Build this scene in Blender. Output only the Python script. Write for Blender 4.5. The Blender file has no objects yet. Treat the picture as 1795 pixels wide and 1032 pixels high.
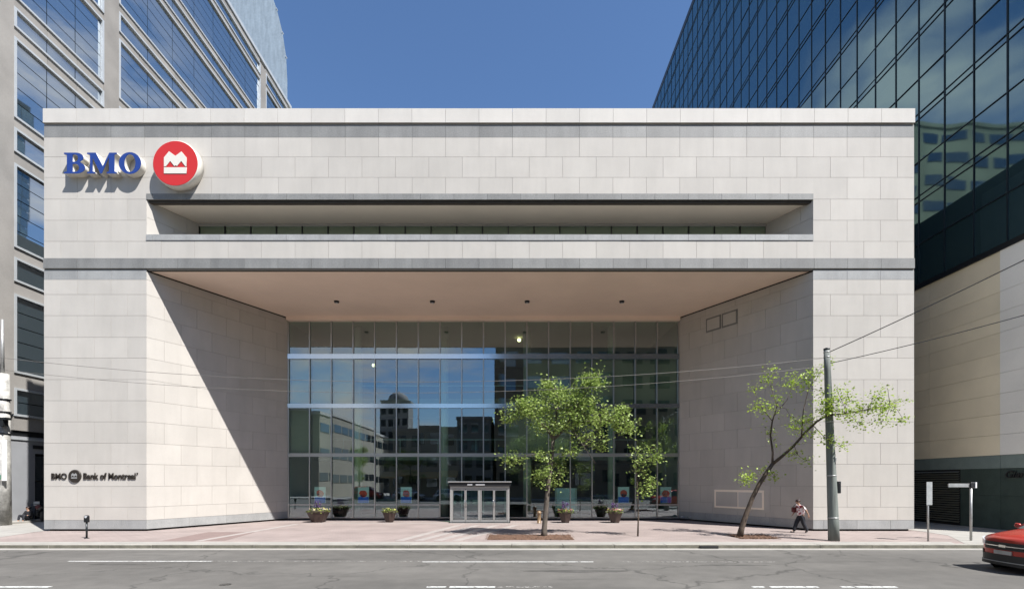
import bpy, bmesh, math, random
from mathutils import Vector, Matrix, Quaternion
random.seed(7)
C = bpy.context.scene.collection
PI = math.pi
F, PX, PY, CAMZ = 880.0, 897.5, 842.0, 2.5

# ------------------------------------------------------------------ camera, world, sun, exposure
cam_d = bpy.data.cameras.new('camera'); cam = bpy.data.objects.new('camera', cam_d); C.objects.link(cam)
cam.location = (0, 0, CAMZ); cam.rotation_euler = (PI/2, 0, 0)
cam_d.sensor_width = 36; cam_d.lens = 36*F/1795; cam_d.shift_y = (PY-516)/1795
cam_d.clip_start = .1; cam_d.clip_end = 3000
bpy.context.scene.camera = cam

SUN = Vector((1.10, -1.0, 2.02)).normalized()
EL = math.asin(SUN.z); AZ = math.atan2(SUN.x, SUN.y)
sd = bpy.data.lights.new('sun', 'SUN'); so = bpy.data.objects.new('sun', sd); C.objects.link(so)
sd.energy = 5.0; sd.angle = math.radians(.53); sd.color = (1, .975, .945)
so.rotation_euler = (-SUN).to_track_quat('-Z', 'Y').to_euler(); so.location = (30, -30, 60)

W = bpy.data.worlds.new('World'); bpy.context.scene.world = W; W.use_nodes = True
nt = W.node_tree; nt.nodes.clear()
def wn(t, **k):
    n = nt.nodes.new(t)
    for a, b in k.items(): setattr(n, a, b)
    return n
out = wn('ShaderNodeOutputWorld'); bg = wn('ShaderNodeBackground'); bg.inputs[1].default_value = .075
sky = wn('ShaderNodeTexSky', sky_type='NISHITA', sun_disc=False, sun_elevation=EL, sun_rotation=AZ, altitude=240, air_density=1.15, dust_density=.25, ozone_density=4.5)
geo = wn('ShaderNodeTexCoord'); sep = wn('ShaderNodeSeparateXYZ')
nt.links.new(geo.outputs['Generated'], sep.inputs[0])
mp = wn('ShaderNodeMapping'); mp.inputs['Scale'].default_value = (3.2, 3.2, 8.5); mp.inputs['Location'].default_value = (1.3, .4, .2)
nz = wn('ShaderNodeTexNoise'); nz.inputs['Scale'].default_value = 1.25; nz.inputs['Detail'].default_value = 8; nz.inputs['Roughness'].default_value = .56
nt.links.new(geo.outputs['Generated'], mp.inputs[0]); nt.links.new(mp.outputs[0], nz.inputs['Vector'])
rp = wn('ShaderNodeValToRGB'); rp.color_ramp.elements[0].position = .47; rp.color_ramp.elements[1].position = .66
nt.links.new(nz.outputs['Fac'], rp.inputs[0])
mask = wn('ShaderNodeMapRange'); mask.interpolation_type = 'SMOOTHSTEP'
mask.inputs['From Min'].default_value = .54; mask.inputs['From Max'].default_value = .36; mask.inputs['To Min'].default_value = 0; mask.inputs['To Max'].default_value = 1
nt.links.new(sep.outputs['Z'], mask.inputs['Value'])
ab = wn('ShaderNodeMath', operation='ABSOLUTE'); nt.links.new(sep.outputs['X'], ab.inputs[0])
m2 = wn('ShaderNodeMapRange'); m2.interpolation_type = 'SMOOTHSTEP'; m2.inputs['From Min'].default_value = .40; m2.inputs['From Max'].default_value = .52; nt.links.new(ab.outputs[0], m2.inputs['Value'])
m3 = wn('ShaderNodeMapRange'); m3.interpolation_type = 'SMOOTHSTEP'; m3.inputs['From Min'].default_value = .85; m3.inputs['From Max'].default_value = .65; nt.links.new(sep.outputs['Z'], m3.inputs['Value'])
m4 = wn('ShaderNodeMath', operation='MULTIPLY'); nt.links.new(m2.outputs[0], m4.inputs[0]); nt.links.new(m3.outputs[0], m4.inputs[1])
m5 = wn('ShaderNodeMath', operation='MAXIMUM'); nt.links.new(m4.outputs[0], m5.inputs[0]); nt.links.new(mask.outputs[0], m5.inputs[1])
mu = wn('ShaderNodeMath', operation='MULTIPLY'); nt.links.new(rp.outputs[0], mu.inputs[0]); nt.links.new(m5.outputs[0], mu.inputs[1])
mix = wn('ShaderNodeMixRGB'); mix.inputs[2].default_value = (6.8, 6.5, 6.1, 1)
nt.links.new(mu.outputs[0], mix.inputs[0]); tint = wn('ShaderNodeMixRGB', blend_type='MULTIPLY'); tint.inputs[0].default_value = 1; tint.inputs[2].default_value = (.92, 1.02, 1.13, 1)
nt.links.new(sky.outputs[0], tint.inputs[1]); nt.links.new(tint.outputs[0], mix.inputs[1])
nt.links.new(mix.outputs[0], bg.inputs[0]); nt.links.new(bg.outputs[0], out.inputs[0])

sc = bpy.context.scene
sc.view_settings.view_transform = 'Standard'; sc.view_settings.look = 'None'
sc.view_settings.gamma = 1; sc.view_settings.exposure = .93; sc.view_settings.use_curve_mapping = False
sc.render.engine = 'CYCLES'
sc.cycles.max_bounces = 8; sc.cycles.diffuse_bounces = 4; sc.cycles.glossy_bounces = 4; sc.cycles.transparent_max_bounces = 12
sc.cycles.caustics_reflective = False; sc.cycles.caustics_refractive = False
try: sc.cycles.use_denoising = True
except Exception: pass

# ------------------------------------------------------------------ helpers
def at(x, y, Y):                       # point of the place seen at photo pixel (x, y) at distance Y
    return Vector(((x-PX)*Y/F, Y, CAMZ+(PY-y)*Y/F))
def ground(x, y, z=0.0):
    Y = F*(CAMZ-z)/(y-PY); return Vector(((x-PX)*Y/F, Y, z))
def proj(p):
    return PX+p[0]*F/p[1], PY-(p[2]-CAMZ)*F/p[1]

class MB:
    def __init__(s): s.v = []; s.f = []; s.mi = []; s.sm = []
    def add(s, vs, fs, mi=0, smooth=False):
        o = len(s.v); s.v += [tuple(v) for v in vs]
        for f in fs: s.f.append([i+o for i in f]); s.mi.append(mi); s.sm.append(smooth)
        return s
    def box(s, x0, y0, z0, x1, y1, z1, mi=0):
        vs = [(x0,y0,z0),(x1,y0,z0),(x1,y1,z0),(x0,y1,z0),(x0,y0,z1),(x1,y0,z1),(x1,y1,z1),(x0,y1,z1)]
        return s.add(vs, [(0,3,2,1),(4,5,6,7),(0,1,5,4),(1,2,6,5),(2,3,7,6),(3,0,4,7)], mi)
    def prism(s, pts, z0, z1, mi=0):   # plan polygon, counter-clockwise
        n = len(pts)
        vs = [(p[0],p[1],z0) for p in pts]+[(p[0],p[1],z1) for p in pts]
        fs = [tuple(range(n-1,-1,-1)), tuple(range(n,2*n))]+[(i,(i+1)%n,(i+1)%n+n,i+n) for i in range(n)]
        return s.add(vs, fs, mi)
    def tube(s, pts, rs, n=8, mi=0, cap=True, smooth=True):
        pts = [Vector(p) for p in pts]
        if not hasattr(rs, '__len__'): rs = [rs]*len(pts)
        vs = []; up = None
        for i, p in enumerate(pts):
            d = (pts[min(i+1,len(pts)-1)]-pts[max(i-1,0)]).normalized()
            if up is None:
                up = d.orthogonal().normalized()
            else:
                up = (up-d*up.dot(d)).normalized()
            w = d.cross(up)
            for k in range(n):
                a = 2*PI*k/n; vs.append(p+(up*math.cos(a)+w*math.sin(a))*rs[i])
        fs = []
        for i in range(len(pts)-1):
            for k in range(n):
                a = i*n+k; b = i*n+(k+1)%n; fs.append((a,b,b+n,a+n))
        s.add(vs, fs, mi, smooth)
        if cap:
            o = len(s.v)-len(vs)
            s.f.append([o+k for k in range(n-1,-1,-1)]); s.mi.append(mi); s.sm.append(False)
            s.f.append([o+(len(pts)-1)*n+k for k in range(n)]); s.mi.append(mi); s.sm.append(False)
        return s
    def lathe(s, c, prof, n=16, mi=0, smooth=True, axis='z'):   # profile (r, h)
        vs = []
        for r, h in prof:
            for k in range(n):
                a = 2*PI*k/n
                if axis == 'z': vs.append((c[0]+r*math.cos(a), c[1]+r*math.sin(a), c[2]+h))
                elif axis == 'y': vs.append((c[0]+r*math.cos(a), c[1]+h, c[2]-r*math.sin(a)))
                else: vs.append((c[0]+h, c[1]+r*math.cos(a), c[2]+r*math.sin(a)))
        fs = []
        for i in range(len(prof)-1):
            for k in range(n):
                a = i*n+k; b = i*n+(k+1)%n; fs.append((a,b,b+n,a+n))
        s.add(vs, fs, mi, smooth)
        o = len(s.v)-len(vs)
        s.f.append([o+k for k in range(n-1,-1,-1)]); s.mi.append(mi); s.sm.append(False)
        s.f.append([o+(len(prof)-1)*n+k for k in range(n)]); s.mi.append(mi); s.sm.append(False)
        return s
    def mesh(s, name, mats):
        me = bpy.data.meshes.new(name); me.from_pydata(s.v, [], s.f)
        if not isinstance(mats, (list, tuple)): mats = [mats]
        for m in mats: me.materials.append(m)
        me.polygons.foreach_set('material_index', s.mi); me.polygons.foreach_set('use_smooth', s.sm)
        me.update(); return me
    def build(s, name, mats, parent=None, bevel=0):
        o = bpy.data.objects.new(name, s.mesh(name, mats)); C.objects.link(o)
        if parent: o.parent = parent
        if bevel:
            b = o.modifiers.new('bevel', 'BEVEL'); b.width = bevel; b.segments = 2; b.limit_method = 'ANGLE'
        return o

def tag(o, label=None, cat=None, group=None, kind=None):
    if label: o['label'] = label
    if cat: o['category'] = cat
    if group: o['group'] = group
    if kind: o['kind'] = kind
    return o
def thing(name, label, cat, loc=(0,0,0), rz=0, group=None):
    o = bpy.data.objects.new(name, None); C.objects.link(o); o.location = loc; o.rotation_euler = (0,0,rz)
    o.empty_display_size = .3
    return tag(o, label, cat, group)
def copy_tree(o, parent=None):
    c = o.copy(); C.objects.link(c); c.parent = parent
    for ch in list(o.children): copy_tree(ch, c)
    return c
BOXC = {}
def unit_box(w, t, h, m):              # shared box mesh, x 0..w, y 0..t, z 0..h
    k = (round(w,3), round(t,3), round(h,3), m.name)
    if k not in BOXC:
        BOXC[k] = MB().box(0,0,0,w,t,h).mesh('panel', m)
    return BOXC[k]
def put(name, me, loc, rz, parent):
    o = bpy.data.objects.new(name, me); C.objects.link(o); o.location = loc; o.rotation_euler = (0,0,rz); o.parent = parent
    return o
def shape_mesh(loops, depth, mats=None, name='shape', bevel=0):
    """filled 2D outline (with holes) extruded by depth; lies in XY, extruded along Z"""
    cu = bpy.data.curves.new(name, 'CURVE'); cu.dimensions = '2D'; cu.fill_mode = 'BOTH'; cu.extrude = depth/2; cu.bevel_depth = bevel
    for lp in loops:
        sp = cu.splines.new('POLY'); sp.points.add(len(lp)-1)
        for i, p in enumerate(lp): sp.points[i].co = (p[0], p[1], 0, 1)
        sp.use_cyclic_u = True
    o = bpy.data.objects.new(name, cu); C.objects.link(o)
    me = bpy.data.meshes.new_from_object(o.evaluated_get(bpy.context.evaluated_depsgraph_get()))
    bpy.data.objects.remove(o); me.name = name; me.materials.clear()
    if mats: me.materials.append(mats)
    return me
def text_mesh(body, size, depth, m, shear=0, offset=0):
    cu = bpy.data.curves.new('text', 'FONT'); cu.body = body; cu.size = size; cu.extrude = depth/2; cu.shear = shear; cu.offset = offset
    o = bpy.data.objects.new('text', cu); C.objects.link(o)
    me = bpy.data.meshes.new_from_object(o.evaluated_get(bpy.context.evaluated_depsgraph_get()))
    bpy.data.objects.remove(o); me.name = 'lettering'; me.materials.clear(); me.materials.append(m)
    return me

# ------------------------------------------------------------------ materials
M = {}
def mat(name, col, rough=.7, metal=0, var=0, vscale=1.0, bump=0, bscale=20, rand=0, spec=.5, col2=None, detail=5, stretch=None, grain=0, gscale=60, obj=False, streak=0):
    m = bpy.data.materials.new(name); m.use_nodes = True; n = m.node_tree; b = n.nodes['Principled BSDF']
    b.inputs['Roughness'].default_value = rough; b.inputs['Metallic'].default_value = metal
    b.inputs['Specular IOR Level'].default_value = spec; b.inputs['Base Color'].default_value = (*col, 1)
    L = n.links.new; N = n.nodes.new
    src = None
    geo_ = N('ShaderNodeNewGeometry'); tc = N('ShaderNodeTexCoord')
    pos = tc.outputs['Object'] if obj else geo_.outputs['Position']
    if stretch:
        mp_ = N('ShaderNodeMapping'); mp_.inputs['Scale'].default_value = stretch; L(pos, mp_.inputs[0]); pos = mp_.outputs[0]
    cur = None
    if var or col2:
        no = N('ShaderNodeTexNoise'); no.inputs['Scale'].default_value = vscale; no.inputs['Detail'].default_value = detail
        L(pos, no.inputs['Vector'])
        r = N('ShaderNodeValToRGB'); r.color_ramp.elements[0].position = .32; r.color_ramp.elements[1].position = .68
        c2 = col2 if col2 else tuple(c*(1+var) for c in col)
        c1 = col if col2 else tuple(c*(1-var) for c in col)
        r.color_ramp.elements[0].color = (*c1, 1); r.color_ramp.elements[1].color = (*c2, 1)
        L(no.outputs['Fac'], r.inputs[0]); cur = r.outputs[0]
    def mult(cur, fac_out, lo, hi):
        mr = N('ShaderNodeMapRange'); mr.inputs['To Min'].default_value = lo; mr.inputs['To Max'].default_value = hi
        L(fac_out, mr.inputs['Value'])
        vm = N('ShaderNodeVectorMath'); vm.operation = 'SCALE'
        if cur is None: vm.inputs[0].default_value = col
        else: L(cur, vm.inputs[0])
        L(mr.outputs[0], vm.inputs['Scale']); return vm.outputs[0]
    if rand:
        oi = N('ShaderNodeObjectInfo'); cur = mult(cur, oi.outputs['Random'], 1-rand, 1+rand)
    if streak:
        ms = N('ShaderNodeMapping'); ms.inputs['Scale'].default_value = (1.1,1.1,.20); L(geo_.outputs['Position'], ms.inputs[0])
        ns = N('ShaderNodeTexNoise'); ns.inputs['Scale'].default_value = 1.6; ns.inputs['Detail'].default_value = 7; ns.inputs['Roughness'].default_value = .62; L(ms.outputs[0], ns.inputs['Vector'])
        mq = N('ShaderNodeMapRange'); mq.inputs['From Min'].default_value = .42; mq.inputs['From Max'].default_value = .72; L(ns.outputs['Fac'], mq.inputs['Value'])
        cur = mult(cur, mq.outputs[0], 1.0, 1-streak)
    if grain:
        ng = N('ShaderNodeTexNoise'); ng.inputs['Scale'].default_value = gscale; ng.inputs['Detail'].default_value = 3
        L(geo_.outputs['Position'], ng.inputs['Vector']); cur = mult(cur, ng.outputs['Fac'], 1-grain, 1+grain)
    if cur is not None: L(cur, b.inputs['Base Color'])
    if bump:
        nb = N('ShaderNodeTexNoise'); nb.inputs['Scale'].default_value = bscale; nb.inputs['Detail'].default_value = 4
        L(pos, nb.inputs['Vector']); bp = N('ShaderNodeBump'); bp.inputs['Strength'].default_value = bump; bp.inputs['Distance'].default_value = .02
        L(nb.outputs['Fac'], bp.inputs['Height']); L(bp.outputs[0], b.inputs['Normal'])
    M[name] = m; return m

def glassy(name, tint, body, refl=.3, rough=.02, transp=0, wob=0, wscale=.5, ior=1.5, rand=0):
    """architectural pane: body colour / see-through + sharp reflection that grows at grazing angles"""
    m = bpy.data.materials.new(name); m.use_nodes = True; n = m.node_tree; n.nodes.clear(); L = n.links.new; N = n.nodes.new
    o = N('ShaderNodeOutputMaterial'); gl = N('ShaderNodeBsdfGlossy'); gl.inputs['Color'].default_value = (*tint, 1); gl.inputs['Roughness'].default_value = rough
    df = N('ShaderNodeBsdfDiffuse'); df.inputs['Color'].default_value = (*body, 1)
    if transp:
        tr = N('ShaderNodeBsdfTransparent'); tr.inputs['Color'].default_value = (transp*.86, transp, transp*.93, 1); base = tr
    else: base = df
    fr = N('ShaderNodeFresnel'); fr.inputs['IOR'].default_value = ior
    mr = N('ShaderNodeMapRange'); mr.inputs['To Min'].default_value = refl; mr.inputs['To Max'].default_value = 1
    L(fr.outputs[0], mr.inputs['Value'])
    fac = mr.outputs[0]
    if transp:
        gg = N('ShaderNodeNewGeometry'); sb_ = N('ShaderNodeMath'); sb_.operation = 'SUBTRACT'; sb_.inputs[0].default_value = 1; L(gg.outputs['Backfacing'], sb_.inputs[1])
        ml = N('ShaderNodeMath'); ml.operation = 'MULTIPLY'; L(sb_.outputs[0], ml.inputs[0]); L(mr.outputs[0], ml.inputs[1]); fac = ml.outputs[0]
    mx = N('ShaderNodeMixShader'); L(fac, mx.inputs[0]); L(base.outputs[0], mx.inputs[1]); L(gl.outputs[0], mx.inputs[2])
    if wob:
        g = N('ShaderNodeNewGeometry'); no = N('ShaderNodeTexNoise'); no.inputs['Scale'].default_value = wscale; no.inputs['Detail'].default_value = 1
        L(g.outputs['Position'], no.inputs['Vector']); bp = N('ShaderNodeBump'); bp.inputs['Strength'].default_value = wob; bp.inputs['Distance'].default_value = .05
        L(no.outputs['Fac'], bp.inputs['Height']); L(bp.outputs[0], gl.inputs['Normal']); 
    L(mx.outputs[0], o.inputs[0]); M[name] = m; return m
def emit(name, col, s):
    m = bpy.data.materials.new(name); m.use_nodes = True; b = m.node_tree.nodes['Principled BSDF']
    b.inputs['Base Color'].default_value = (*col, 1); b.inputs['Emission Color'].default_value = (*col, 1); b.inputs['Emission Strength'].default_value = s
    M[name] = m; return m
def leafy(name, c1, c2):
    m = bpy.data.materials.new(name); m.use_nodes = True; n = m.node_tree; n.nodes.clear(); L = n.links.new; N = n.nodes.new
    o = N('ShaderNodeOutputMaterial'); g = N('ShaderNodeNewGeometry'); r = N('ShaderNodeValToRGB')
    r.color_ramp.elements[0].color = (*c1, 1); r.color_ramp.elements[1].color = (*c2, 1)
    L(g.outputs['Random Per Island'], r.inputs[0])
    d = N('ShaderNodeBsdfPrincipled'); d.inputs['Roughness'].default_value = .45; L(r.outputs[0], d.inputs['Base Color'])
    t = N('ShaderNodeBsdfTranslucent'); L(r.outputs[0], t.inputs[0])
    mx = N('ShaderNodeMixShader'); mx.inputs[0].default_value = .4
    L(d.outputs[0], mx.inputs[1]); L(t.outputs[0], mx.inputs[2]); L(mx.outputs[0], o.inputs[0]); M[name] = m; return m

mat('stone', (.45,.424,.385), .75, var=.04, vscale=.7, rand=.04, grain=.06, gscale=30, bump=.08, bscale=40, streak=.065)
mat('stone_pale', (.515,.49,.45), .75, var=.03, vscale=.9, rand=.045, grain=.05, gscale=30, bump=.08, bscale=40, streak=.065)

mat('granite', (.20,.199,.190), .55, var=.06, vscale=1.5, rand=.13, grain=.3, gscale=18, streak=.2)
mat('granite_pale', (.30,.302,.295), .55, var=.08, vscale=1.5, rand=.07, grain=.22, gscale=18, streak=.15)
mat('core', (.30,.28,.25), .9)
mat('drip', (.05,.042,.032), .8)
mat('gap_shade', (.012,.012,.012), .9)  # near-black colour standing in for the shade inside gaps
mat('soffit', (.86,.70,.58), .8, var=.05, vscale=.35, grain=.03)
mat('soffit_small', (.84,.74,.61), .8, var=.03, vscale=.5)
mat('blue_paint', (0.012,0.041,0.207), .4)
mat('red_paint', (0.488,0.022,0.020), .35)
mat('cream', (0.634,0.604,0.537), .5)
mat('white_paint', (.78,.78,.76), .45)
mat('black_paint', (.015,.015,.016), .45)
mat('bronze_letter', (.035,.028,.022), .45, metal=.3)
mat('mullion', (.42,.43,.42), .3, metal=.75)
mat('polished', (.56,.60,.64), .14, metal=.92)
mat('frame_silver', (.52,.51,.49), .3, metal=.6)
mat('dark_metal', (.03,.033,.035), .35, metal=.6)
glassy('lobby_glass', (.80,.92,1.0), (0,0,0), refl=.24, rough=.0, transp=.97, wob=.05, wscale=.35)
glassy('green_glass', (.8,.95,.85), (.10,.14,.09), refl=.22, rough=.03, transp=0)
glassy('right_glass', (.40,.60,.70), (.030,.060,.066), refl=.38, rough=.035, wob=.55, wscale=.22)
glassy('left_glass', (.74,.80,.86), (.06,.085,.10), refl=.56, rough=.02, wob=.15, wscale=.35)
mat('left_stone', (.27,.255,.235), .7, var=.12, vscale=.5, rand=.14, grain=.1, gscale=10)
mat('left_frame', (0.512,0.537,0.549), .4, metal=.3, var=.05, vscale=1)
mat('left_metal', (.30,.355,.39), .42, metal=.35, var=.12, vscale=3, stretch=(1,1,.15), grain=.18, gscale=4)
mat('left_grey', (0.293,0.299,0.311), .6, var=.05, vscale=1)
mat('tan_stone', (.82,.72,.53), .65, var=.06, vscale=.6, rand=.05, grain=.06, gscale=20)
mat('tan_pale', (.84,.81,.74), .65, var=.04, vscale=.6, rand=.04, grain=.06, gscale=20)
mat('green_granite', (.19,.235,.22), .35, rand=.08, var=.08, vscale=2, grain=.2, gscale=20)
mat('green_granite_dark', (.055,.075,.066), .22, rand=.12, var=.1, vscale=2, grain=.2, gscale=20)
mat('louvre', (.16,.16,.125), .45, metal=.2)
mat('steel_mullion', (.02,.028,.034), .4, metal=.5)
mat('concrete', (0.302,0.288,0.261), .85, var=.10, vscale=1.2, grain=.14, gscale=40, bump=.2, bscale=60)
mat('kerb', (0.286,0.272,0.240), .85, var=.14, vscale=2.2, rand=.07, grain=.2, gscale=35, bump=.3, bscale=50)
mat('light_paver', (0.308,0.275,0.254), .85, var=.08, vscale=2, grain=.12)
mat('red_paver', (0.194,0.140,0.126), .85, var=.08, vscale=2, grain=.12)
mat('mulch', (.115,.062,.038), .95, var=.45, vscale=14, grain=.5, gscale=50, bump=1, bscale=40)
mat('bark', (0.076,0.055,0.040), .9, var=.35, vscale=14, stretch=(1,1,.3), bump=.7, bscale=30)
mat('bark_grey', (0.104,0.085,0.068), .9, var=.35, vscale=12, stretch=(1,1,.3), bump=.7, bscale=30)
leafy('leaf_mid', (.13,.21,.03), (.40,.50,.15))
leafy('leaf_yellow', (.19,.30,.025), (.42,.54,.08))
leafy('leaf_dark', (0.061,0.110,0.024), (0.268,0.317,0.073))
mat('pole_wood', (.15,.165,.15), .8, var=.25, vscale=3, stretch=(4,4,.25), grain=.2)
mat('pole_concrete', (.40,.39,.36), .85, var=.38, vscale=2.6, grain=.4, gscale=12, streak=.5)
mat('galvanised', (.42,.42,.41), .45, metal=.55, var=.12, vscale=6)
mat('wire', (.03,.03,.03), .6)
mat('wire_pale', (.15,.14,.125), .5)
mat('pot', (.045,.027,.022), .5, var=.2, vscale=8)
mat('soil', (.03,.02,.015), .95)
mat('flower_pink', (.42,.14,.18), .6); mat('flower_yellow', (.50,.50,.12), .6); mat('flower_purple', (.10,.045,.17), .6); mat('flower_cream', (.6,.5,.4), .6)
mat('car_red', (0.415,0.039,0.027), .22, metal=.25, spec=.7); mat('car_white', (.70,.71,.72), .25, spec=.6); mat('car_silver', (.40,.42,.44), .25, metal=.6)
mat('car_dark', (.03,.035,.045), .25, metal=.3)
glassy('car_glass', (.9,.95,1), (.015,.02,.02), refl=.12, rough=.01)
mat('tyre', (.02,.02,.02), .8); mat('rim', (.45,.45,.46), .3, metal=.8); mat('plastic_black', (.018,.018,.018), .45)
mat('lamp_glass', (.60,.62,.64), .12, metal=.3, spec=.8); mat('chrome', (.7,.7,.7), .1, metal=1)
mat('skin', (.40,.24,.165), .55); mat('hair', (.025,.012,.01), .5); mat('trousers', (.014,.016,.022), .8)
mat('shoe', (.01,.01,.01), .5); mat('bag', (.10,.014,.016), .5)
mat('shirt', (0.805,0.708,0.708), .8, col2=(.30,.03,.05), vscale=9, detail=1)
m_ = M['shirt'].node_tree.nodes['Color Ramp']; m_.color_ramp.elements[0].position = .50; m_.color_ramp.elements[1].position = .58
mat('interior_wall', (.16,.13,.095), .8, var=.15, vscale=.4); mat('interior_floor', (.16,.15,.14), .3); mat('interior_ceiling', (.38,.35,.28), .8)
mat('column', (.46,.45,.40), .6); mat('blind', (.36,.37,.36), .85, rand=.08, var=.05, vscale=.3); mat('blind_brown', (.30,.26,.20), .85, rand=.10, var=.06, vscale=.3)
mat('counter', (.20,.13,.07), .4); mat('slab_edge', (.25,.25,.23), .6)
mat('poster_white', (.80,.84,.90), .6); mat('poster_blue', (.04,.16,.85), .5); mat('poster_red', (.85,.08,.05), .5); mat('poster_dark', (.06,.05,.10), .5)
mat('sign_green', (.005,.16,.09), .4)
emit('lamp_warm', (1,.85,.45), 3.5)
mat('opp_brown', (.25,.205,.15), .8, var=.08, vscale=.3); mat('opp_tan', (.36,.33,.27), .8, var=.08, vscale=.3); mat('opp_grey', (.22,.22,.21), .8, var=.08, vscale=.3)
mat('opp_white', (0.512,0.500,0.470), .7, var=.05, vscale=.4); glassy('opp_glass', (.7,.8,.9), (.02,.025,.03), refl=.2, rough=.05)
mat('olive', (.22,.215,.14), .8, var=.35, vscale=.12)
mat('awning', (.60,.42,.20), .8)
mat('jacket', (.015,.015,.018), .8)

# --- asphalt: grain, patches, wheel tracks, thin cracks
def asphalt():
    m = mat('asphalt', (.108,.102,.092), .88); n = m.node_tree; L = n.links.new; N = n.nodes.new; b = n.nodes['Principled BSDF']
    g = N('ShaderNodeNewGeometry')
    def noise(sc_, det, scale=(1,1,1), rough=.5):
        mp_ = N('ShaderNodeMapping'); mp_.inputs['Scale'].default_value = scale; L(g.outputs['Position'], mp_.inputs[0])
        t = N('ShaderNodeTexNoise'); t.inputs['Scale'].default_value = sc_; t.inputs['Detail'].default_value = det; t.inputs['Roughness'].default_value = rough
        L(mp_.outputs[0], t.inputs['Vector']); return t.outputs['Fac']
    def mr(src, a, b_, lo, hi):
        r = N('ShaderNodeMapRange'); r.inputs['From Min'].default_value = a; r.inputs['From Max'].default_value = b_
        r.inputs['To Min'].default_value = lo; r.inputs['To Max'].default_value = hi; L(src, r.inputs['Value']); return r.outputs[0]
    def mul(a, b_):
        k = N('ShaderNodeMath'); k.operation = 'MULTIPLY'; L(a, k.inputs[0]); L(b_, k.inputs[1]); return k.outputs[0]
    f1 = mr(noise(.35, 4, (.35,1.3,1)), .3, .7, .80, 1.18)       # long streaks along the lanes
    f2 = mr(noise(2.2, 6), .3, .7, .90, 1.10)
    f3 = mr(noise(70, 2), .25, .75, .78, 1.22)
    f4 = mr(noise(.9, 7, (.22,1.8,1), .65), .60, .70, 1.0, .72)  # dark worn smears
    vo = N('ShaderNodeTexVoronoi'); vo.feature = 'DISTANCE_TO_EDGE'; vo.inputs['Scale'].default_value = .17
    wp = N('ShaderNodeTexNoise'); wp.inputs['Scale'].default_value = 1.4; wp.inputs['Detail'].default_value = 6; L(g.outputs['Position'], wp.inputs['Vector'])
    va = N('ShaderNodeVectorMath'); va.operation = 'MULTIPLY_ADD'; va.inputs[1].default_value = (1.6,1.6,0); L(wp.outputs['Color'], va.inputs[0]); L(g.outputs['Position'], va.inputs[2])
    L(va.outputs[0], vo.inputs['Vector'])
    f5 = mr(vo.outputs['Distance'], 0, .009, .50, 1.0)
    s = mul(mul(mul(f1, f2), mul(f3, f4)), f5)
    vm = N('ShaderNodeVectorMath'); vm.operation = 'SCALE'; vm.inputs[0].default_value = (.108,.102,.092); L(s, vm.inputs['Scale']); L(vm.outputs[0], b.inputs['Base Color'])
    bp = N('ShaderNodeBump'); bp.inputs['Strength'].default_value = .35; bp.inputs['Distance'].default_value = .01; L(noise(90, 3), bp.inputs['Height']); L(bp.outputs[0], b.inputs['Normal'])
asphalt()
# --- pink pavers: fine brick bond, blotches
def pavers():
    m = mat('pink_paver', (.40,.295,.265), .85); n = m.node_tree; L = n.links.new; N = n.nodes.new; b = n.nodes['Principled BSDF']
    g = N('ShaderNodeNewGeometry'); br = N('ShaderNodeTexBrick'); br.inputs['Scale'].default_value = 1
    br.inputs['Brick Width'].default_value = .4; br.inputs['Row Height'].default_value = .2; br.inputs['Mortar Size'].default_value = .012
    br.inputs['Color1'].default_value = (.285,.232,.212,1); br.inputs['Color2'].default_value = (.26,.210,.192,1); br.inputs['Mortar'].default_value = (.20,.17,.155,1)
    L(g.outputs['Position'], br.inputs['Vector'])
    t = N('ShaderNodeTexNoise'); t.inputs['Scale'].default_value = .6; t.inputs['Detail'].default_value = 7; L(g.outputs['Position'], t.inputs['Vector'])
    r = N('ShaderNodeMapRange'); r.inputs['From Min'].default_value = .3; r.inputs['From Max'].default_value = .7; r.inputs['To Min'].default_value = .86; r.inputs['To Max'].default_value = 1.12; L(t.outputs['Fac'], r.inputs['Value'])
    vm = N('ShaderNodeVectorMath'); vm.operation = 'SCALE'; L(br.outputs['Color'], vm.inputs[0]); L(r.outputs[0], vm.inputs['Scale']); L(vm.outputs[0], b.inputs['Base Color'])
pavers()
def worn(name, col, thr):
    m = mat(name, col, .7); n = m.node_tree; L = n.links.new; N = n.nodes.new; b = n.nodes['Principled BSDF']; o = n.nodes['Material Output']
    g = N('ShaderNodeNewGeometry'); t = N('ShaderNodeTexNoise'); t.inputs['Scale'].default_value = 9; t.inputs['Detail'].default_value = 8; t.inputs['Roughness'].default_value = .7
    L(g.outputs['Position'], t.inputs['Vector']); r = N('ShaderNodeMapRange'); r.inputs['From Min'].default_value = thr; r.inputs['From Max'].default_value = thr+.08; L(t.outputs['Fac'], r.inputs['Value'])
    tr = N('ShaderNodeBsdfTransparent'); mx = N('ShaderNodeMixShader'); L(r.outputs[0], mx.inputs[0]); L(b.outputs[0], mx.inputs[1]); L(tr.outputs[0], mx.inputs[2]); L(mx.outputs[0], o.inputs[0])
mat('patch', (.070,.066,.060), .9, var=.2, vscale=3, grain=.25, gscale=60)
worn('paint_fresh', (.52,.52,.50), .535); worn('paint_worn', (.30,.29,.27), .42)

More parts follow.
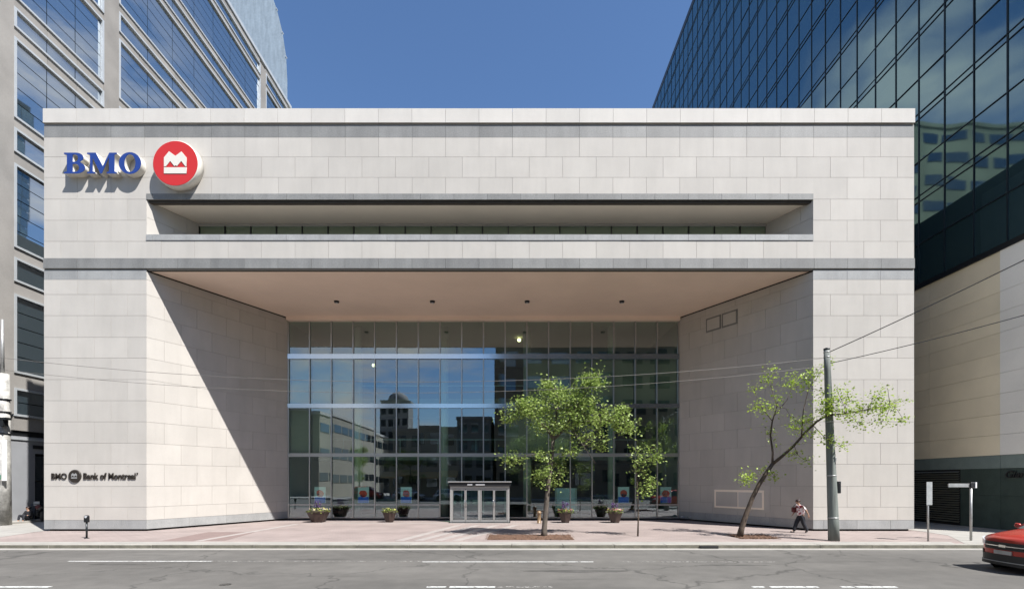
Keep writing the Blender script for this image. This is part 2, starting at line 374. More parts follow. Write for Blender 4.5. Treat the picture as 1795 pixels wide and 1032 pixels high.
# ------------------------------------------------------------------ the ground
RZ = -.13
KY = 19.5
MB().box(-900,-900,-1.2,900,900,-.20).build('ground', M['concrete'])['kind'] = 'structure'
MB().box(-300,-8,-.199,300,KY,RZ).build('road', M['asphalt'])['kind'] = 'structure'
MB().box(-60,KY+.45,-.19,60,24.2,0).build('pavement', M['pink_paver'])['kind'] = 'structure'
MB().box(-60,24.201,-.19,30,110,-.002).build('forecourt', M['pink_paver'])['kind'] = 'structure'
o = MB().box(-300,-18,-.19,300,-8.3,0).build('far_pavement', M['concrete']); o['kind'] = 'structure'
# gutter
g0 = MB(); g0.box(-60,KY-.42,RZ,60,KY,RZ+.006); o = g0.build('gutter', M['concrete']); o['kind'] = 'structure'
kerb = thing('kerb', None, None); kerb['kind'] = 'structure'
mat('kerb_face', (.13,.122,.095), .9, var=.25, vscale=3, grain=.3, gscale=30)  # darker tone for the front face of each kerb stone
kmb = MB().box(0,0,0,1.98,.45,.19); kmb.mi[2] = 1; km = kmb.mesh('kerb_stone', [M['kerb'], M['kerb_face']])
for i in range(-20, 20):
    k = put('kerb_stone', km, (i*2.0, KY+random.uniform(-.006,.006), -.185+random.uniform(-.004,.004)), 0, kerb)
# concrete walk on the street side left and right, laid over the pavers
def sheet(name, pts, z, m, kind='structure', parent=None, t=.004):
    mb = MB(); mb.prism(pts, z-t+.0005, z, 0); o = mb.build(name, m, parent)
    if kind and not parent: o['kind'] = kind
    return o
sheet('concrete_walk', [(-60,19.96),(-23.0,19.96),(-22.2,20.6),(-23.3,24.6),(-23.3,60),(-60,60)], .008, M['concrete'])
sheet('concrete_walk', [(19.9,22.9),(18.0,19.96),(60,19.96),(60,60),(21.0,60),(20.2,24.6)], .008, M['concrete'])
sheet('kerb_walk', [(-22.4,19.96),(17.6,19.96),(17.9,20.5),(-22.0,20.5)], .006, M['concrete'])
# paler paver strips and the red field
strips = thing('paving_strips', None, None); strips['kind'] = 'structure'
def strip(a, b, w, m='light_paver', z=.005):
    a = Vector(a).to_2d(); b = Vector(b).to_2d(); d = (b-a).normalized(); nn = Vector((-d.y, d.x))*w/2
    p = [a-nn, b-nn, b+nn, a+nn]; sheet('paver_strip', [(q.x,q.y) for q in p], z, M[m], None, strips)
for x in (700, 733, 766, 799):
    strip(ground(x, 947), ground(x+105, 920), .38)
strip(ground(345, 948), ground(520, 918), .34)
strip(ground(560, 916.5), ground(1180, 916.5), .3)
q = [ground(285,947), ground(395,947), ground(447,932), ground(365,932)]
sheet('red_paver_field', [(p.x,p.y) for p in q], .0045, M['red_paver'])

# lane markings
def line(x0, x1, ypx, w, m):
    Y = F*(CAMZ-RZ)/(ypx-PY); a = (x0-PX)*Y/F; b = (x1-PX)*Y/F
    return MB().box(a, Y-w/2, RZ+.0005, b, Y+w/2, RZ+.005).build('lane_marking', M[m])
for a in [(120,372,983,.11,'paint_fresh'), (372,740,983,.10,'paint_worn'), (740,1040,984,.10,'paint_fresh'), (1080,1360,984,.1,'paint_worn'),
          (-120,88,1028,.14,'paint_fresh'), (748,782,1028,.12,'paint_fresh'), (788,868,1028,.14,'paint_fresh'), (872,968,1028,.14,'paint_worn'),
          (1318,1340,1028,.12,'paint_fresh'), (1350,1434,1028,.14,'paint_fresh'), (1474,1496,1028,.12,'paint_fresh'), (1500,1572,1028,.14,'paint_fresh')]:
    line(*a)['kind'] = 'structure'

# mulch beds round the trees
def bed(name, cx, cy, w, h, z=.05):
    mb = MB(); n = 26; pts = []
    N_ = 9; vs = []; fs = []
    for j in range(N_+1):
        for i in range(n+1):
            u = i/n; v = j/N_
            edge = min(u,1-u,v,1-v)
            vs.append((cx+(u-.5)*w, cy+(v-.5)*h, .004+min(1,edge*6)*z*random.uniform(.5,1.2)))
    for j in range(N_):
        for i in range(n):
            a = j*(n+1)+i; fs.append((a,a+1,a+n+2,a+n+1))
    mb.add(vs, fs); 
    for k in range(900):                                # loose chips
        x = cx+random.uniform(-.52,.52)*w; y = cy+random.uniform(-.52,.52)*h
        l = random.uniform(.02,.06); a = random.uniform(0,PI); zz = .012+z*.8*random.random()
        dx, dy = math.cos(a)*l, math.sin(a)*l
        mb.add([(x-dx,y-dy,zz),(x+dy*.5,y-dx*.5,zz+.012),(x+dx,y+dy,zz+.02),(x-dy*.5,y+dx*.5,zz+.015)], [(0,1,2,3)])
    o = mb.build(name, M['mulch']); o['kind'] = 'stuff'; return o
bed('mulch_bed', (925-PX)*22.3/F+.1, 22.2, 3.7, 2.0)
bed('mulch_bed', (1322-PX)*22.4/F-.1, 22.3, 1.7, 1.5)

# ------------------------------------------------------------------ the bank
D0, D1 = 25.0, 32.26
XL, XR = -23.30, 20.02
PLX, PRX = -18.2, 15.0                  # pier inner corners on the front
GLX, GRX = -14.39, 10.72                # glass wall ends
def zpx(y): return CAMZ+(PY-y)*D0/F
bank = thing('bank_building', 'pale stone bank hall with a deep recessed glass front between two splayed piers', 'building')
T = .02
ZS = 12.98
cm = MB()
cm.prism([(XL,D0+T),(PLX,D0+T),(GLX,D1+T),(GLX,60),(XL,60)], .09, ZS-.002)
cm.prism([(XR,D0+T),(XR,60),(GRX,60),(GRX,D1+T),(PRX,D0+T)], .09, ZS-.002)
cm.box(XL,D0+T,ZS,XR,60,14.70)
cm.box(XL,D0+T,16.50,XR,60,20.85)
RY = 27.28; RLX, RRX = PLX+1.2, PRX-1.2
cm.prism([(XL,D0+T),(PLX,D0+T),(RLX,RY+.1),(RLX,60),(XL,60)], 14.702, 16.498)
cm.prism([(XR,D0+T),(XR,60),(RRX,60),(RRX,RY+.1),(PRX,D0+T)], 14.702, 16.498)
cm.box(RLX+.002,RY+1.2,14.702,RRX-.002,60,16.498)
cm.box(GLX+.002,46,.09,GRX-.002,60,ZS-.002)
cm.build('wall_core', M['core'], bank)
bs = MB(); bs.prism([(XL+.12,D0+.2),(PLX-.1,D0+.2),(GLX-.1,D1+.2),(GLX-.1,50),(XL+.12,50)], -.15, .089)
bs.prism([(XR-.12,D0+.2),(XR-.12,50),(GRX+.1,50),(GRX+.1,D1+.2),(PRX+.1,D0+.2)], -.15, .089)
bs.box(GLX,D1+.02,-.1,GRX,D1+.2,.10)
bs.build('base_gap', M['gap_shade'], bank)  # set-back plinth coloured black for the shade under the stone

G = .012                                # joint width
def course(name, m, p0, p1, z0, z1, cuts, proud=0.0, thick=.075):
    """a course of blocks along p0->p1 (plan); cuts = list of distances; outward normal to the right of p0->p1"""
    p0 = Vector(p0); p1 = Vector(p1); d = (p1-p0); L_ = d.length; d.normalize(); nrm = Vector((d.y, -d.x))
    rz = math.atan2(d.y, d.x)
    cs = [0]+[c for c in sorted(cuts) if .12 < c < L_-.12]+[L_]
    for a, b in zip(cs[:-1], cs[1:]):
        ga = G/2 if a > 0 else 0; gb = G/2 if b < L_ else 0
        me = unit_box(b-a-ga-gb, thick, z1-z0-G, M[m])
        q = p0+d*(a+ga)+nrm*(proud+random.uniform(0,.004))
        put(name, me, (q.x, q.y, z0+G/2), rz, bank)
BW = (XR-XL)/26
def cuts_full(x0, x1, off):
    return [XL+BW*(k+off)-x0 for k in range(-1,28) if x0 < XL+BW*(k+off) < x1]
def front(name, m, x0, x1, z0, z1, off=0, proud=0, thick=.075, w=None):
    course(name, m, (x0,D0), (x1,D0), z0, z1, cuts_full(x0,x1,off), proud, thick)
# parapet, bands
front('coping_stone', 'stone_pale', XL, XR, 20.26, 20.97, 0, .07, .35)
front('granite_block', 'granite', XL, XR, 19.57, 20.18, 0, .0)
front('stone_panel', 'stone', XL, XR, 18.60, 19.57, 0)
front('stone_panel', 'stone', XL, XR, 17.58, 18.60, .5)
front('stone_panel', 'stone', XL, PLX, 16.50, 17.58, 0)
front('stone_panel', 'stone', PLX, PRX, 16.77, 17.58, 0)
front('stone_panel', 'stone', PRX, XR, 16.50, 17.58, 0)
front('granite_block', 'granite', PLX, PRX, 16.47, 16.77, .25, .02)
for z0, z1, of in ((15.45,16.50,.5), (14.40,15.45,0)):
    front('stone_panel', 'stone', XL, PLX, z0, z1, of); front('stone_panel', 'stone', PRX, XR, z0, z1, of)
front('stone_panel', 'stone', XL, PLX, 13.55, 14.40, .5); front('stone_panel', 'stone', PRX, XR, 13.55, 14.40, .5)
front('stone_panel', 'stone', PLX, PRX, 13.55, 14.44, .5)
front('granite_block', 'granite_pale', PLX, PRX, 14.44, 14.74, .25, .03, .6)
front('granite_block', 'granite', XL, XR, 13.04, 13.55, 0, .05, .12)
front('granite_block', 'granite_pale', XL, PLX, 12.50, 12.97, 0); front('granite_block', 'granite_pale', PRX, XR, 12.50, 12.97, 0)
rows = [12.50,11.76,10.71,9.63,8.60,7.53,6.48,5.43,4.37,3.32,2.22,1.19,.54]
for i, (a, b) in enumerate(zip(rows[:-1], rows[1:])):
    of = .5 if i % 2 else 0
    front('stone_panel', 'stone', XL, PLX, b, a, of); front('stone_panel', 'stone', PRX, XR, b, a, of)
    for nm, A, B in (('splay_panel', (PLX,D0), (GLX,D1)), ('splay_panel', (GRX,D1), (PRX,D0))):
        Ls = (Vector(B)-Vector(A)).length; n = 5
        course(nm, 'stone', A, B, b, a, [Ls/n*(k+of) for k in range(0,n+1)])
for z0, z1 in ((.09,.54), (12.50,12.90)):
    front('granite_block', 'granite_pale', XL, PLX, z0, z1, .3) if z0 < 1 else None
    front('granite_block', 'granite_pale', PRX, XR, z0, z1, .3) if z0 < 1 else None
    for A, B in (((PLX,D0), (GLX,D1)), ((GRX,D1), (PRX,D0))):
        course('granite_block', 'granite_pale' if z0 < 1 else 'stone', A, B, z0, z1, [2.05,4.1,6.15])
# right outer side of the bank, barely seen from a step aside
for i, (a, b) in enumerate(zip([20.18,18.6,16.5]+rows[:-1], [18.6,16.5,12.5]+rows[1:])):
    for A, B in (((XR,D0+.08),(XR,31.0)), ((XL,31.0),(XL,D0+.08))):
        course('side_panel', 'stone', A, B, b, a, [1.9*(k+(.5 if i%2 else 0)) for k in range(4)])
# soffit of the great recess
sf = MB(); sf.prism([(PLX+.1,D0+.16),(PRX-.1,D0+.16),(GRX-.02,D1),(GLX+.02,D1)], ZS-.02, ZS-.001)
sof = sf.build('soffit', M['soffit'], bank)
dk = MB(); dk.box(PLX,D0+.08,ZS-.03,PRX,D0+.155,ZS+.03); dk.build('soffit_edge', M['drip'], bank)
for A, B in (((PLX,D0), (GLX,D1)), ((GRX,D1), (PRX,D0))):
    course('gap_shade_strip', 'gap_shade', A, B, 12.885, 12.985, [], .004, .04)  # black strip painting the shade line between soffit and splayed wall
for x in (590, 758, 924, 1090):
    c = at(x, 527, 29.28)
    d = MB(); d.lathe((c.x, c.y, ZS-.13), [(.05,0),(.13,.01),(.15,.06),(.15,.11)], 16); dl = d.build('downlight', M['dark_metal'], bank)
    MB().lathe((c.x, c.y, ZS-.137), [(.03,0),(.09,.004)], 12).build('lens', M['lamp_glass'], dl)
sj = MB()
for x in (-9.6, -2.9, 3.8):
    pass
# upper loggia
lg = MB(); lg.prism([(PLX+.1,D0+.3),(PRX-.1,D0+.3),(RRX,RY+.3),(RLX,RY+.3)], 16.44, 16.469); lg.build('loggia_soffit', M['soffit_small'], bank)
lg = MB(); lg.box(PLX+.02,D0+.08,16.36,PRX-.02,D0+.30,16.468); lg.build('loggia_drip', M['drip'], bank)
for A, B in (((PLX,D0+.0), (RLX,RY)), ((RRX,RY), (PRX,D0))):
    Ls = (Vector(B)-Vector(A)).length
    course('splay_panel', 'stone', A, B, 14.75, 15.6, [Ls*.5]); course('splay_panel', 'stone', A, B, 15.6, 16.43, [Ls*.75])
MB().box(PLX-.1,D0+.6,14.69,PRX+.1,RY+1.2,14.735).build('loggia_floor', M['granite_pale'], bank)
nb = 22; bwid = (RRX-RLX)/nb
for k in range(nb):
    x = RLX+k*bwid
    w = MB().box(x+.03,RY+.02,14.74,x+bwid-.03,RY+.05,16.30).build('window', M['green_glass'], bank)
    w.rotation_euler = (0,0,0)
    MB().box(x-.03,RY-.03,14.737,x+.03,RY+.08,16.30).build('mullion', M['dark_metal'], w)
MB().box(RLX,RY-.04,16.302,RRX,RY+.12,16.438).build('window_head', M['frame_silver'], bank)
# service hatches on the right splayed wall
def on_splay(px, z):                      # point on the right splayed wall seen at photo column px
    d = Vector((PRX-GRX, D0-D1)); k = (px-PX)/F
    t = (k*D1-GRX)/(d.x-k*d.y); return Vector((GRX+d.x*t, D1+d.y*t)), d.normalized()
def splay_box(px0, px1, z0, z1, out_, th, name, m, parent):
    a, d = on_splay(px0, 0); b, _ = on_splay(px1, 0); n_ = Vector((d.y, -d.x))
    L_ = (b-a).length; rz = math.atan2(d.y, d.x); q = a+n_*out_
    me = unit_box(L_, th, z1-z0, M[m]); return put(name, me, (q.x,q.y,z0), rz, parent)
for a, b in ((1238,1264), (1266,1293)):
    f_ = splay_box(a, b, 11.45, 12.28, .030, .03, 'access_hatch', 'granite', bank)
    a2, d = on_splay(a, 0); b2, _ = on_splay(b, 0); L_ = (b2-a2).length
    p_ = MB().box(.09,-.012,.09,L_-.09,.0,.74).build('hatch_panel', M['stone'], f_)
nf = splay_box(1251, 1350, .78, 2.25, .02, .04, 'niche_surround', 'stone', bank)
nf2 = splay_box(1253, 1340, .92, 1.98, .045, .024, 'display_case', 'soffit_small', bank)
L_ = nf2.data.vertices[1].co.x
MB().box(.12,-.01,.1,L_*.5-.03,-.0005,.93).build('case_panel', M['stone'], nf2)
MB().box(L_*.5+.03,-.01,.1,L_-.12,-.0005,.93).build('case_panel', M['stone_pale'], nf2)

# ---- glass wall
cw = thing('curtain_wall', 'tall glass curtain wall with silver mullions at the back of the stone recess', 'glass wall')
NB = 18; GW = (GRX-GLX)/NB
def zg(y): return CAMZ+(PY-y)*D1/F
ZR = [.14, zg(884), zg(797)-.02, zg(715), zg(629), 12.72]
bars = [(zg(884)-.03, zg(884)+.03), (zg(800), zg(794)), (zg(715), zg(707.5)), (zg(629), zg(620.5))]
levels = [(.16, bars[0][0]), (bars[0][1], bars[1][0]), (bars[1][1], bars[2][0]), (bars[2][1], bars[3][0]), (bars[3][1], 12.70)]
DX0, DX1 = at(789,900,30.3).x, at(893,900,30.3).x
for k in range(NB):
    x0 = GLX+k*GW; x1 = x0+GW
    for j, (za, zb) in enumerate(levels):
        if j < 2 and x1 > DX0*1.06 and x0 < DX1*1.06-.2 and j == 0: continue
        me = unit_box(GW-.07, .02, zb-za, M['lobby_glass'])
        p = put('glass_pane', me, (x0+.035, D1+.03, za), random.gauss(0,.0016), cw)
        p.rotation_euler = (random.gauss(0,.0022), 0, random.gauss(0,.0030))
mm = MB().box(-.035,-.10,0,.035,.10,12.56).mesh('mullion', M['mullion'])
for k in range(NB+1):
    put('mullion', mm, (GLX+k*GW+(.036 if k == 0 else -.036 if k == NB else 0), D1+.04, .14), 0, cw)
for i, (za, zb) in enumerate(bars):
    m = M['polished'] if i >= 2 else M['mullion'] if i == 1 else M['frame_silver']
    dpt = .13 if i >= 2 else .115
    for k in range(NB):
        if i == 0 and GLX+(k+1)*GW > DX0*1.06 and GLX+k*GW < DX1*1.06-.2: continue
        put('transom', unit_box(GW-.004, .22, zb-za, m), (GLX+k*GW+.002, D1-dpt+.04, za), 0, cw)
MB().box(GLX,D1-.06,.10,GRX,D1+.16,.158).build('sill', M['frame_silver'], cw)
MB().box(GLX,D1-.30,12.72,GRX,D1+.16,12.956).build('head_beam', M['soffit'], cw)
# lobby
lb = thing('lobby', 'dim bank lobby behind the glass wall, with floor, back wall and ceiling', 'room')
MB().box(GLX,D1+.17,-.05,GRX,45.95,.06).build('lobby_floor', M['interior_floor'], lb)
MB().box(GLX,45.8,.07,GRX,45.95,12.9).build('back_wall', M['interior_wall'], lb)
MB().box(GLX+.01,D1+.17,12.75,GRX-.01,45.79,12.90).build('lobby_ceiling', M['interior_ceiling'], lb)
sl = MB(); sl.box(GLX+.01,36.5,4.0,GRX-.01,45.79,4.5); sl.box(GLX+.01,38,8.2,GRX-.01,45.79,8.7); sl.build('mezzanine', M['slab_edge'], lb)
rail = MB(); rail.box(GLX+.02,36.55,5.45,GRX-.02,36.6,5.52); rail.box(GLX+.02,38.05,9.65,GRX-.02,38.1,9.72)
for k in range(18):
    rail.box(GLX+.7+k*1.38,36.55,4.5,GLX+.74+k*1.38,36.6,5.45)
rail.build('railing', M['mullion'], lb)
for x in (628, 779, 924, 1072):
    c = at(x, 700, 33.6); MB().lathe((c.x,33.6,.06), [(.26,0),(.26,12.7)], 20).build('column', M['column'], lb)
for i, (px, py, Y) in enumerate([(649,587,36), (910,596,36), (1160,597,37), (655,640,40), (1125,600,39)]):
    c = at(px, py, Y); l = MB().lathe((c.x,Y,c.z), [(.03,.12),(.10,.10),(.13,0),(.10,-.08),(.03,-.1)], 12).build('pendant_lamp', M['lamp_warm'], lb)
    MB().tube([(c.x,Y,c.z+.12),(c.x,Y,12.74)], .012, 5).build('cord', M['wire'], l)
for k in range(NB):                       # roller blinds behind the tall panes
    x0 = GLX+k*GW
    if k in (0,1,2) or k >= 11:
        MB().box(x0+.06,D1+.32,levels[3][0]+.0,x0+GW-.06,D1+.335,levels[3][1]).build('roller_blind', M['blind' if k < 4 else 'blind_brown'], lb)
    if k in (0,1) or k in (10,11,12):
        MB().box(x0+.06,D1+.32,levels[2][0]+.02,x0+GW-.06,D1+.335,levels[2][1]).build('roller_blind', M['blind_brown'], lb)
def counter(x, Y, w, label):
    t = thing('service_counter', label, 'counter', (x,Y,.06), 0, 'service counters in the lobby')
    MB().box(-w/2,-.3,0,w/2,.3,1.0).build('counter_body', M['counter'], t); MB().box(-w/2-.05,-.38,1.0,w/2+.05,.36,1.06).build('counter_top', M['column'], t)
counter(-10.2, 37.2, 3.4, 'brown service counter in the lobby behind the two left planters')
counter(5.9, 37.2, 4.4, 'brown service counter in the lobby behind the thin young tree')
def armchair(px, Y, rz, label):
    q = at(px, 900, Y); t = thing('armchair', label, 'armchair', (q.x, Y, .06), rz, 'armchairs in the lobby')
    MB().box(-.38,-.38,.16,.38,.34,.44).build('seat', M['bag'], t, .04); MB().box(-.38,.345,.16,.38,.48,.86).build('backrest', M['bag'], t, .04)
    for s_ in (-.45,.385): MB().box(s_,-.36,.16,s_+.065,.34,.64).build('armrest', M['bag'], t, .02)
    for a_ in (-.32,.28):
        for b_ in (-.32,.28): MB().box(a_,b_,0,a_+.04,b_+.04,.155).build('leg', M['chrome'], t)
armchair(590, 34.6, .4, 'dark red armchair inside the lobby behind the leftmost planter')
armchair(700, 34.4, -.5, 'dark red armchair inside the lobby left of the entrance doors')
armchair(1130, 34.6, .2, 'dark red armchair inside the lobby behind the thin young tree')
# posters
def poster(px, py, label, flip=0):
    Y = D1+.12; c = at(px, py, Y)
    t = thing('window_poster', label, 'poster', (c.x, Y, c.z), 0, 'posters hung behind the lobby glass')
    MB().box(-.36,0,-.52,.36,.02,.52).build('backing', M['poster_white'], t)
    MB().box(-.34,-.006,-.50,.34,-.001,-.12).build('blue_print', M['poster_blue'], t)
    r = random.Random(px)
    for s_, mm_ in ((1,'poster_red'), (.55,'poster_dark'), (.4,'poster_red')):
        pts = [(.26*s_*math.cos(a)*r.uniform(.8,1.1)+(0 if s_ == 1 else r.uniform(-.12,.12)), .10+.24*s_*math.sin(a)*r.uniform(.8,1.1)-(0 if s_ == 1 else .12)) for a in [2*PI*i/10 for i in range(10)]]
        yy = -.008 if s_ == 1 else -.012 if s_ == .55 else -.016
        MB().add([(p[0],yy,p[1]) for p in pts]+[(p[0],yy+.003,p[1]) for p in pts], [tuple(range(10)), tuple(range(19,9,-1))]+[(i,(i+1)%10,(i+1)%10+10,i+10) for i in range(10)]).build('print_shape', M[mm_], t)
poster(561, 867, 'leftmost blue and red poster, behind the glass above the purple flowered planter')
poster(637, 867, 'blue and red poster behind the glass between the two left planters')
poster(712, 867, 'blue and red poster behind the glass between the small planter and the entrance')
poster(1093, 867, 'red and blue poster behind the glass above the right planter')
poster(1167, 867, 'red and blue poster behind the glass at the right end, beside the thin young tree')
sb = thing('notice_board', 'pale glass notice board standing inside the window behind the pink flowered planter', 'notice board', (at(992,900,33.2).x, 33.2, .06))
MB().box(-.72,0,.45,.72,.03,1.95).build('board', M['poster_white'], sb)
for s in (-.66,.66): MB().box(s-.025,-.04,0,s+.025,-.001,1.95).build('leg', M['frame_silver'], sb)
# entrance vestibule
ev = thing('entrance_vestibule', 'projecting silver framed glass entrance box with four narrow doors', 'entrance', (DX0,30.3,0))
VW = DX1-DX0; HD = 2.16
MB().box(-.06,-.12,2.16,VW+.06,1.86,2.40).build('fascia', M['black_paint'], ev, .01)
MB().box(-.12,-.2,2.401,VW+.12,1.88,2.46).build('canopy', M['frame_silver'], ev, .01)
for a, b in ((1.05,1.35), (1.55,2.1)): MB().box(a,-.128,2.24,b,-.121,2.30).build('painted_reflection', M['white_paint'], ev)  # white strips that paint reflections onto the dark fascia, unlit
MB().box(0,-.02,0,.12,.10,HD-.001).build('jamb', M['frame_silver'], ev); MB().box(VW-.12,-.02,0,VW,.10,HD-.001).build('jamb', M['frame_silver'], ev)
MB().box(.121,-.02,2.02,VW-.121,.10,HD-.001).build('door_header', M['frame_silver'], ev)
lw = (VW-.24-.10)/4
for k in range(4):
    x = .12+k*lw+(.10 if k > 1 else 0)
    d = MB(); d.box(x+.01,0,.02,x+.06,.05,2.0); d.box(x+lw-.06,0,.02,x+lw-.01,.05,2.0); d.box(x+.0605,0,.02,x+lw-.0605,.05,.13); d.box(x+.0605,0,1.92,x+lw-.0605,.05,2.0)
    dr = d.build('door', M['frame_silver'], ev)
    MB().box(x+.08,.02,.12,x+lw-.08,.03,1.93).build('door_pane', M['lobby_glass'], dr)
    hx = x+(lw-.06 if k in (0,2) else .06)
    MB().tube([(hx,-.02,.95),(hx,-.07,1.0),(hx,-.07,1.3),(hx,-.02,1.35)], .014, 6).build('handle', M['chrome'], dr)
MB().box(.12+2*lw+.01,0,0,.12+2*lw+.09,.06,2.01).build('centre_post', M['frame_silver'], ev)
for x in (.02, VW-.05):
    MB().box(x,.101,.02,x+.03,1.86,2.15).build('side_pane', M['lobby_glass'], ev)
    MB().box(x-.01,.95,.02,x+.04,1.0,2.155).build('side_mullion', M['frame_silver'], ev)
MB().box(-.05,-.5,-.01,VW+.05,1.88,.012).build('threshold', M['dark_metal'], ev)

# ------------------------------------------------------------------ signs on the stone
def ell(cx, cy, rx, ry, n=40, a0=0): return [(cx+rx*math.cos(a0+2*PI*i/n), cy+ry*math.sin(a0+2*PI*i/n)) for i in range(n)]
def half(cx, cy, rx, ry, n=12): return [(cx+rx*math.cos(a), cy+ry*math.sin(a)) for a in [-PI/2+PI*i/n for i in range(n+1)]]
B_out = [(0,0),(.62,0)]+half(.62,.275,.40,.275)[1:-1]+[(.80,.53)]+half(.58,.765,.36,.235)[2:]+[(0,1),(0,.93),(.14,.90),(.14,.10),(0,.07)]
B_h1 = [(.42,.09)]+half(.56,.275,.17,.185)[0:]+[(.42,.46)]
B_h2 = [(.42,.57)]+half(.54,.74,.14,.17)[0:]+[(.42,.91)]
M_out = [(0,0),(.40,0),(.40,.07),(.27,.10),(.27,.76),(.64,0),(.72,0),(1.06,.78),(1.06,.10),(.95,.07),(.95,0),(1.44,0),(1.44,.07),(1.33,.10),(1.33,.90),(1.44,.93),(1.44,1),(1.08,1),(.76,.36),(.42,1),(0,1),(0,.93),(.14,.90),(.14,.10),(0,.07)]
O_out = ell(.54,.5,.54,.52); O_h = ell(.54,.5,.27,.42)
LY = 24.65; HL = 36.5*LY/F
def letter(px, w_px, loops, nat_w, label):
    c = at(px, 304.5, LY); sx = w_px*LY/F/nat_w
    t = thing('sign_letter', label, 'letter', (c.x, LY, c.z), 0, 'blue serif letters on the parapet')
    lp = [[(x*sx, y*HL) for x, y in l] for l in loops]
    for nm, m, y0, dp in (('letter_return', 'cream', .17, .34), ('letter_face', 'blue_paint', -.008, .014)):
        me = shape_mesh(lp, dp, M[m], nm)
        me.transform(Matrix.Rotation(PI/2, 4, 'X')); me.transform(Matrix.Translation((0, y0, 0)))
        o = bpy.data.objects.new(nm, me); C.objects.link(o); o.parent = t
letter(112.5, 37, [B_out,B_h1,B_h2], 1.02, 'big blue serif letter B with white sides, high on the left of the stone front')
letter(153, 52, [M_out], 1.44, 'big blue serif letter M with white sides, high on the left of the stone front')
letter(208.5, 39, [O_out,O_h], 1.08, 'big blue serif letter O with white sides, beside the red disc')
rc = at(307.5, 286.5, 24.55); RR = 40.5*24.55/F
rd = thing('roundel_sign', 'large red disc sign with cream crown shaped emblem and deep cream rim', 'sign', (rc.x, 24.55, rc.z))
MB().lathe((0,0,0), [(RR-.03,0),(RR,.03),(RR,.45)], 64, axis='y').build('rim', M['cream'], rd)
MB().lathe((0,0,0), [(RR-.045,-.012),(RR-.035,-.001)], 64, axis='y').build('face', M['red_paint'], rd)
def e(x, y): k = 24.55/F/6.19; return ((x-1410)*k, -(y-267)*k)
for lp in ([e(1290,380),e(1535,380),e(1535,314),e(1290,314)],
           [e(1290,306),e(1290,208),e(1345,140),e(1415,190),e(1480,142),e(1535,208),e(1535,306),e(1522,303),e(1478,245),e(1432,300),e(1416,292),e(1402,300),e(1358,245),e(1312,303)]):
    me = shape_mesh([lp], .02, M['cream'], 'emblem'); me.transform(Matrix.Rotation(PI/2, 4, 'X'))
    o = bpy.data.objects.new('emblem', me); C.objects.link(o); o.parent = rd; o.location = (0,-.024,0)
# small dark sign on the left pier
sg = thing('lettered_sign', 'small dark lettering and round emblem low on the left stone pier', 'sign', at(90, 839, D0-.03))
def sgtext(body, px0, px1, hpx, nm='lettering'):
    me = text_mesh(body, 1, .03, M['bronze_letter'], 0, .018)
    xs = [v.co.x for v in me.vertices]; ys = [v.co.y for v in me.vertices]
    w = (px1-px0)*D0/F; h = hpx*D0/F
    me.transform(Matrix.Translation((-min(xs), 0, 0))); me.transform(Matrix.Diagonal((w/(max(xs)-min(xs)), h/.73, 1, 1)))
    me.transform(Matrix.Rotation(PI/2, 4, 'X'))
    o = bpy.data.objects.new(nm, me); C.objects.link(o); o.parent = sg; o.location = ((px0-90)*D0/F, 0, 0)
sgtext('BMO', 90, 117, 10.5); sgtext('Bank of Montreal', 146, 237.5, 11)
sgtext('\u00ae', 239.3, 241.6, 3.2); sg.children[-1].location.z = 8*D0/F
MB().lathe((( 131-90)*D0/F,0,5*D0/F), [(.30,-.03),(.32,0),(.32,.03)], 32, axis='y').build('emblem_disc', M['bronze_letter'], sg)
for l in ([(-.14,-.12),(.14,-.12),(.14,-.05),(-.14,-.05)], [(-.14,-.03),(-.14,.08),(-.07,.15),(0,.09),(.07,.15),(.14,.08),(.14,-.03),(.07,.04),(0,-.03),(-.07,.04)]):
    me = shape_mesh([l], .012, M['galvanised'], 'emblem'); me.transform(Matrix.Rotation(PI/2, 4, 'X'))
    o = bpy.data.objects.new('emblem', me); C.objects.link(o); o.parent = sg; o.location = ((131-90)*D0/F, -.038, 5*D0/F)

# ------------------------------------------------------------------ right glass tower
RX = 24.5; K = RX/21.7
def ry(v): return v*K
def rz_(v): return CAMZ+(v-CAMZ)*K
def in_view(p): 
    x, y = proj(p); return -20 < x < 1815 and -20 < y < 1052
def hidden(p):                          # behind the bank front
    x, y = proj(p)
    return p[1] > 25 and 77 < x < 1602 and y > 193
rt = thing('glass_tower', 'dark blue glass tower on the right rising over a tan stone base', 'building')
MB().box(RX+.12,ry(20.2),0,66,ry(77.6),rz_(59.5)).build('core', M['dark_metal'], rt)
MB().box(RX-.02,ry(20.19),rz_(59.5)+.001,66,ry(77.6)+.1,rz_(60.2)).build('roof_edge', M['steel_mullion'], rt)
zl = [rz_(12.95)]; k = 0
while zl[-1] < rz_(57.5): zl.append(zl[-1]+(2.43 if k%2 == 0 else 2.54)); k += 1
zl[-1] = rz_(59.48)
yl = [ry(20.4+1.6*k) for k in range(37)]
cand = []
for a, b in zip(yl[:-1], yl[1:]):
    for c, d in zip(zl[:-1], zl[1:]):
        p = (RX,(a+b)/2,(c+d)/2); x0, yy0 = proj((RX,a,c)); x1, yy1 = proj((RX,b,d))
        vis = in_view(p) and not hidden(p); cand.append((abs(x1-x0)*abs(d-c)/a if vis else -1, a, b, c, d))
cand.sort(reverse=True)
rest = MB()
pm = {}
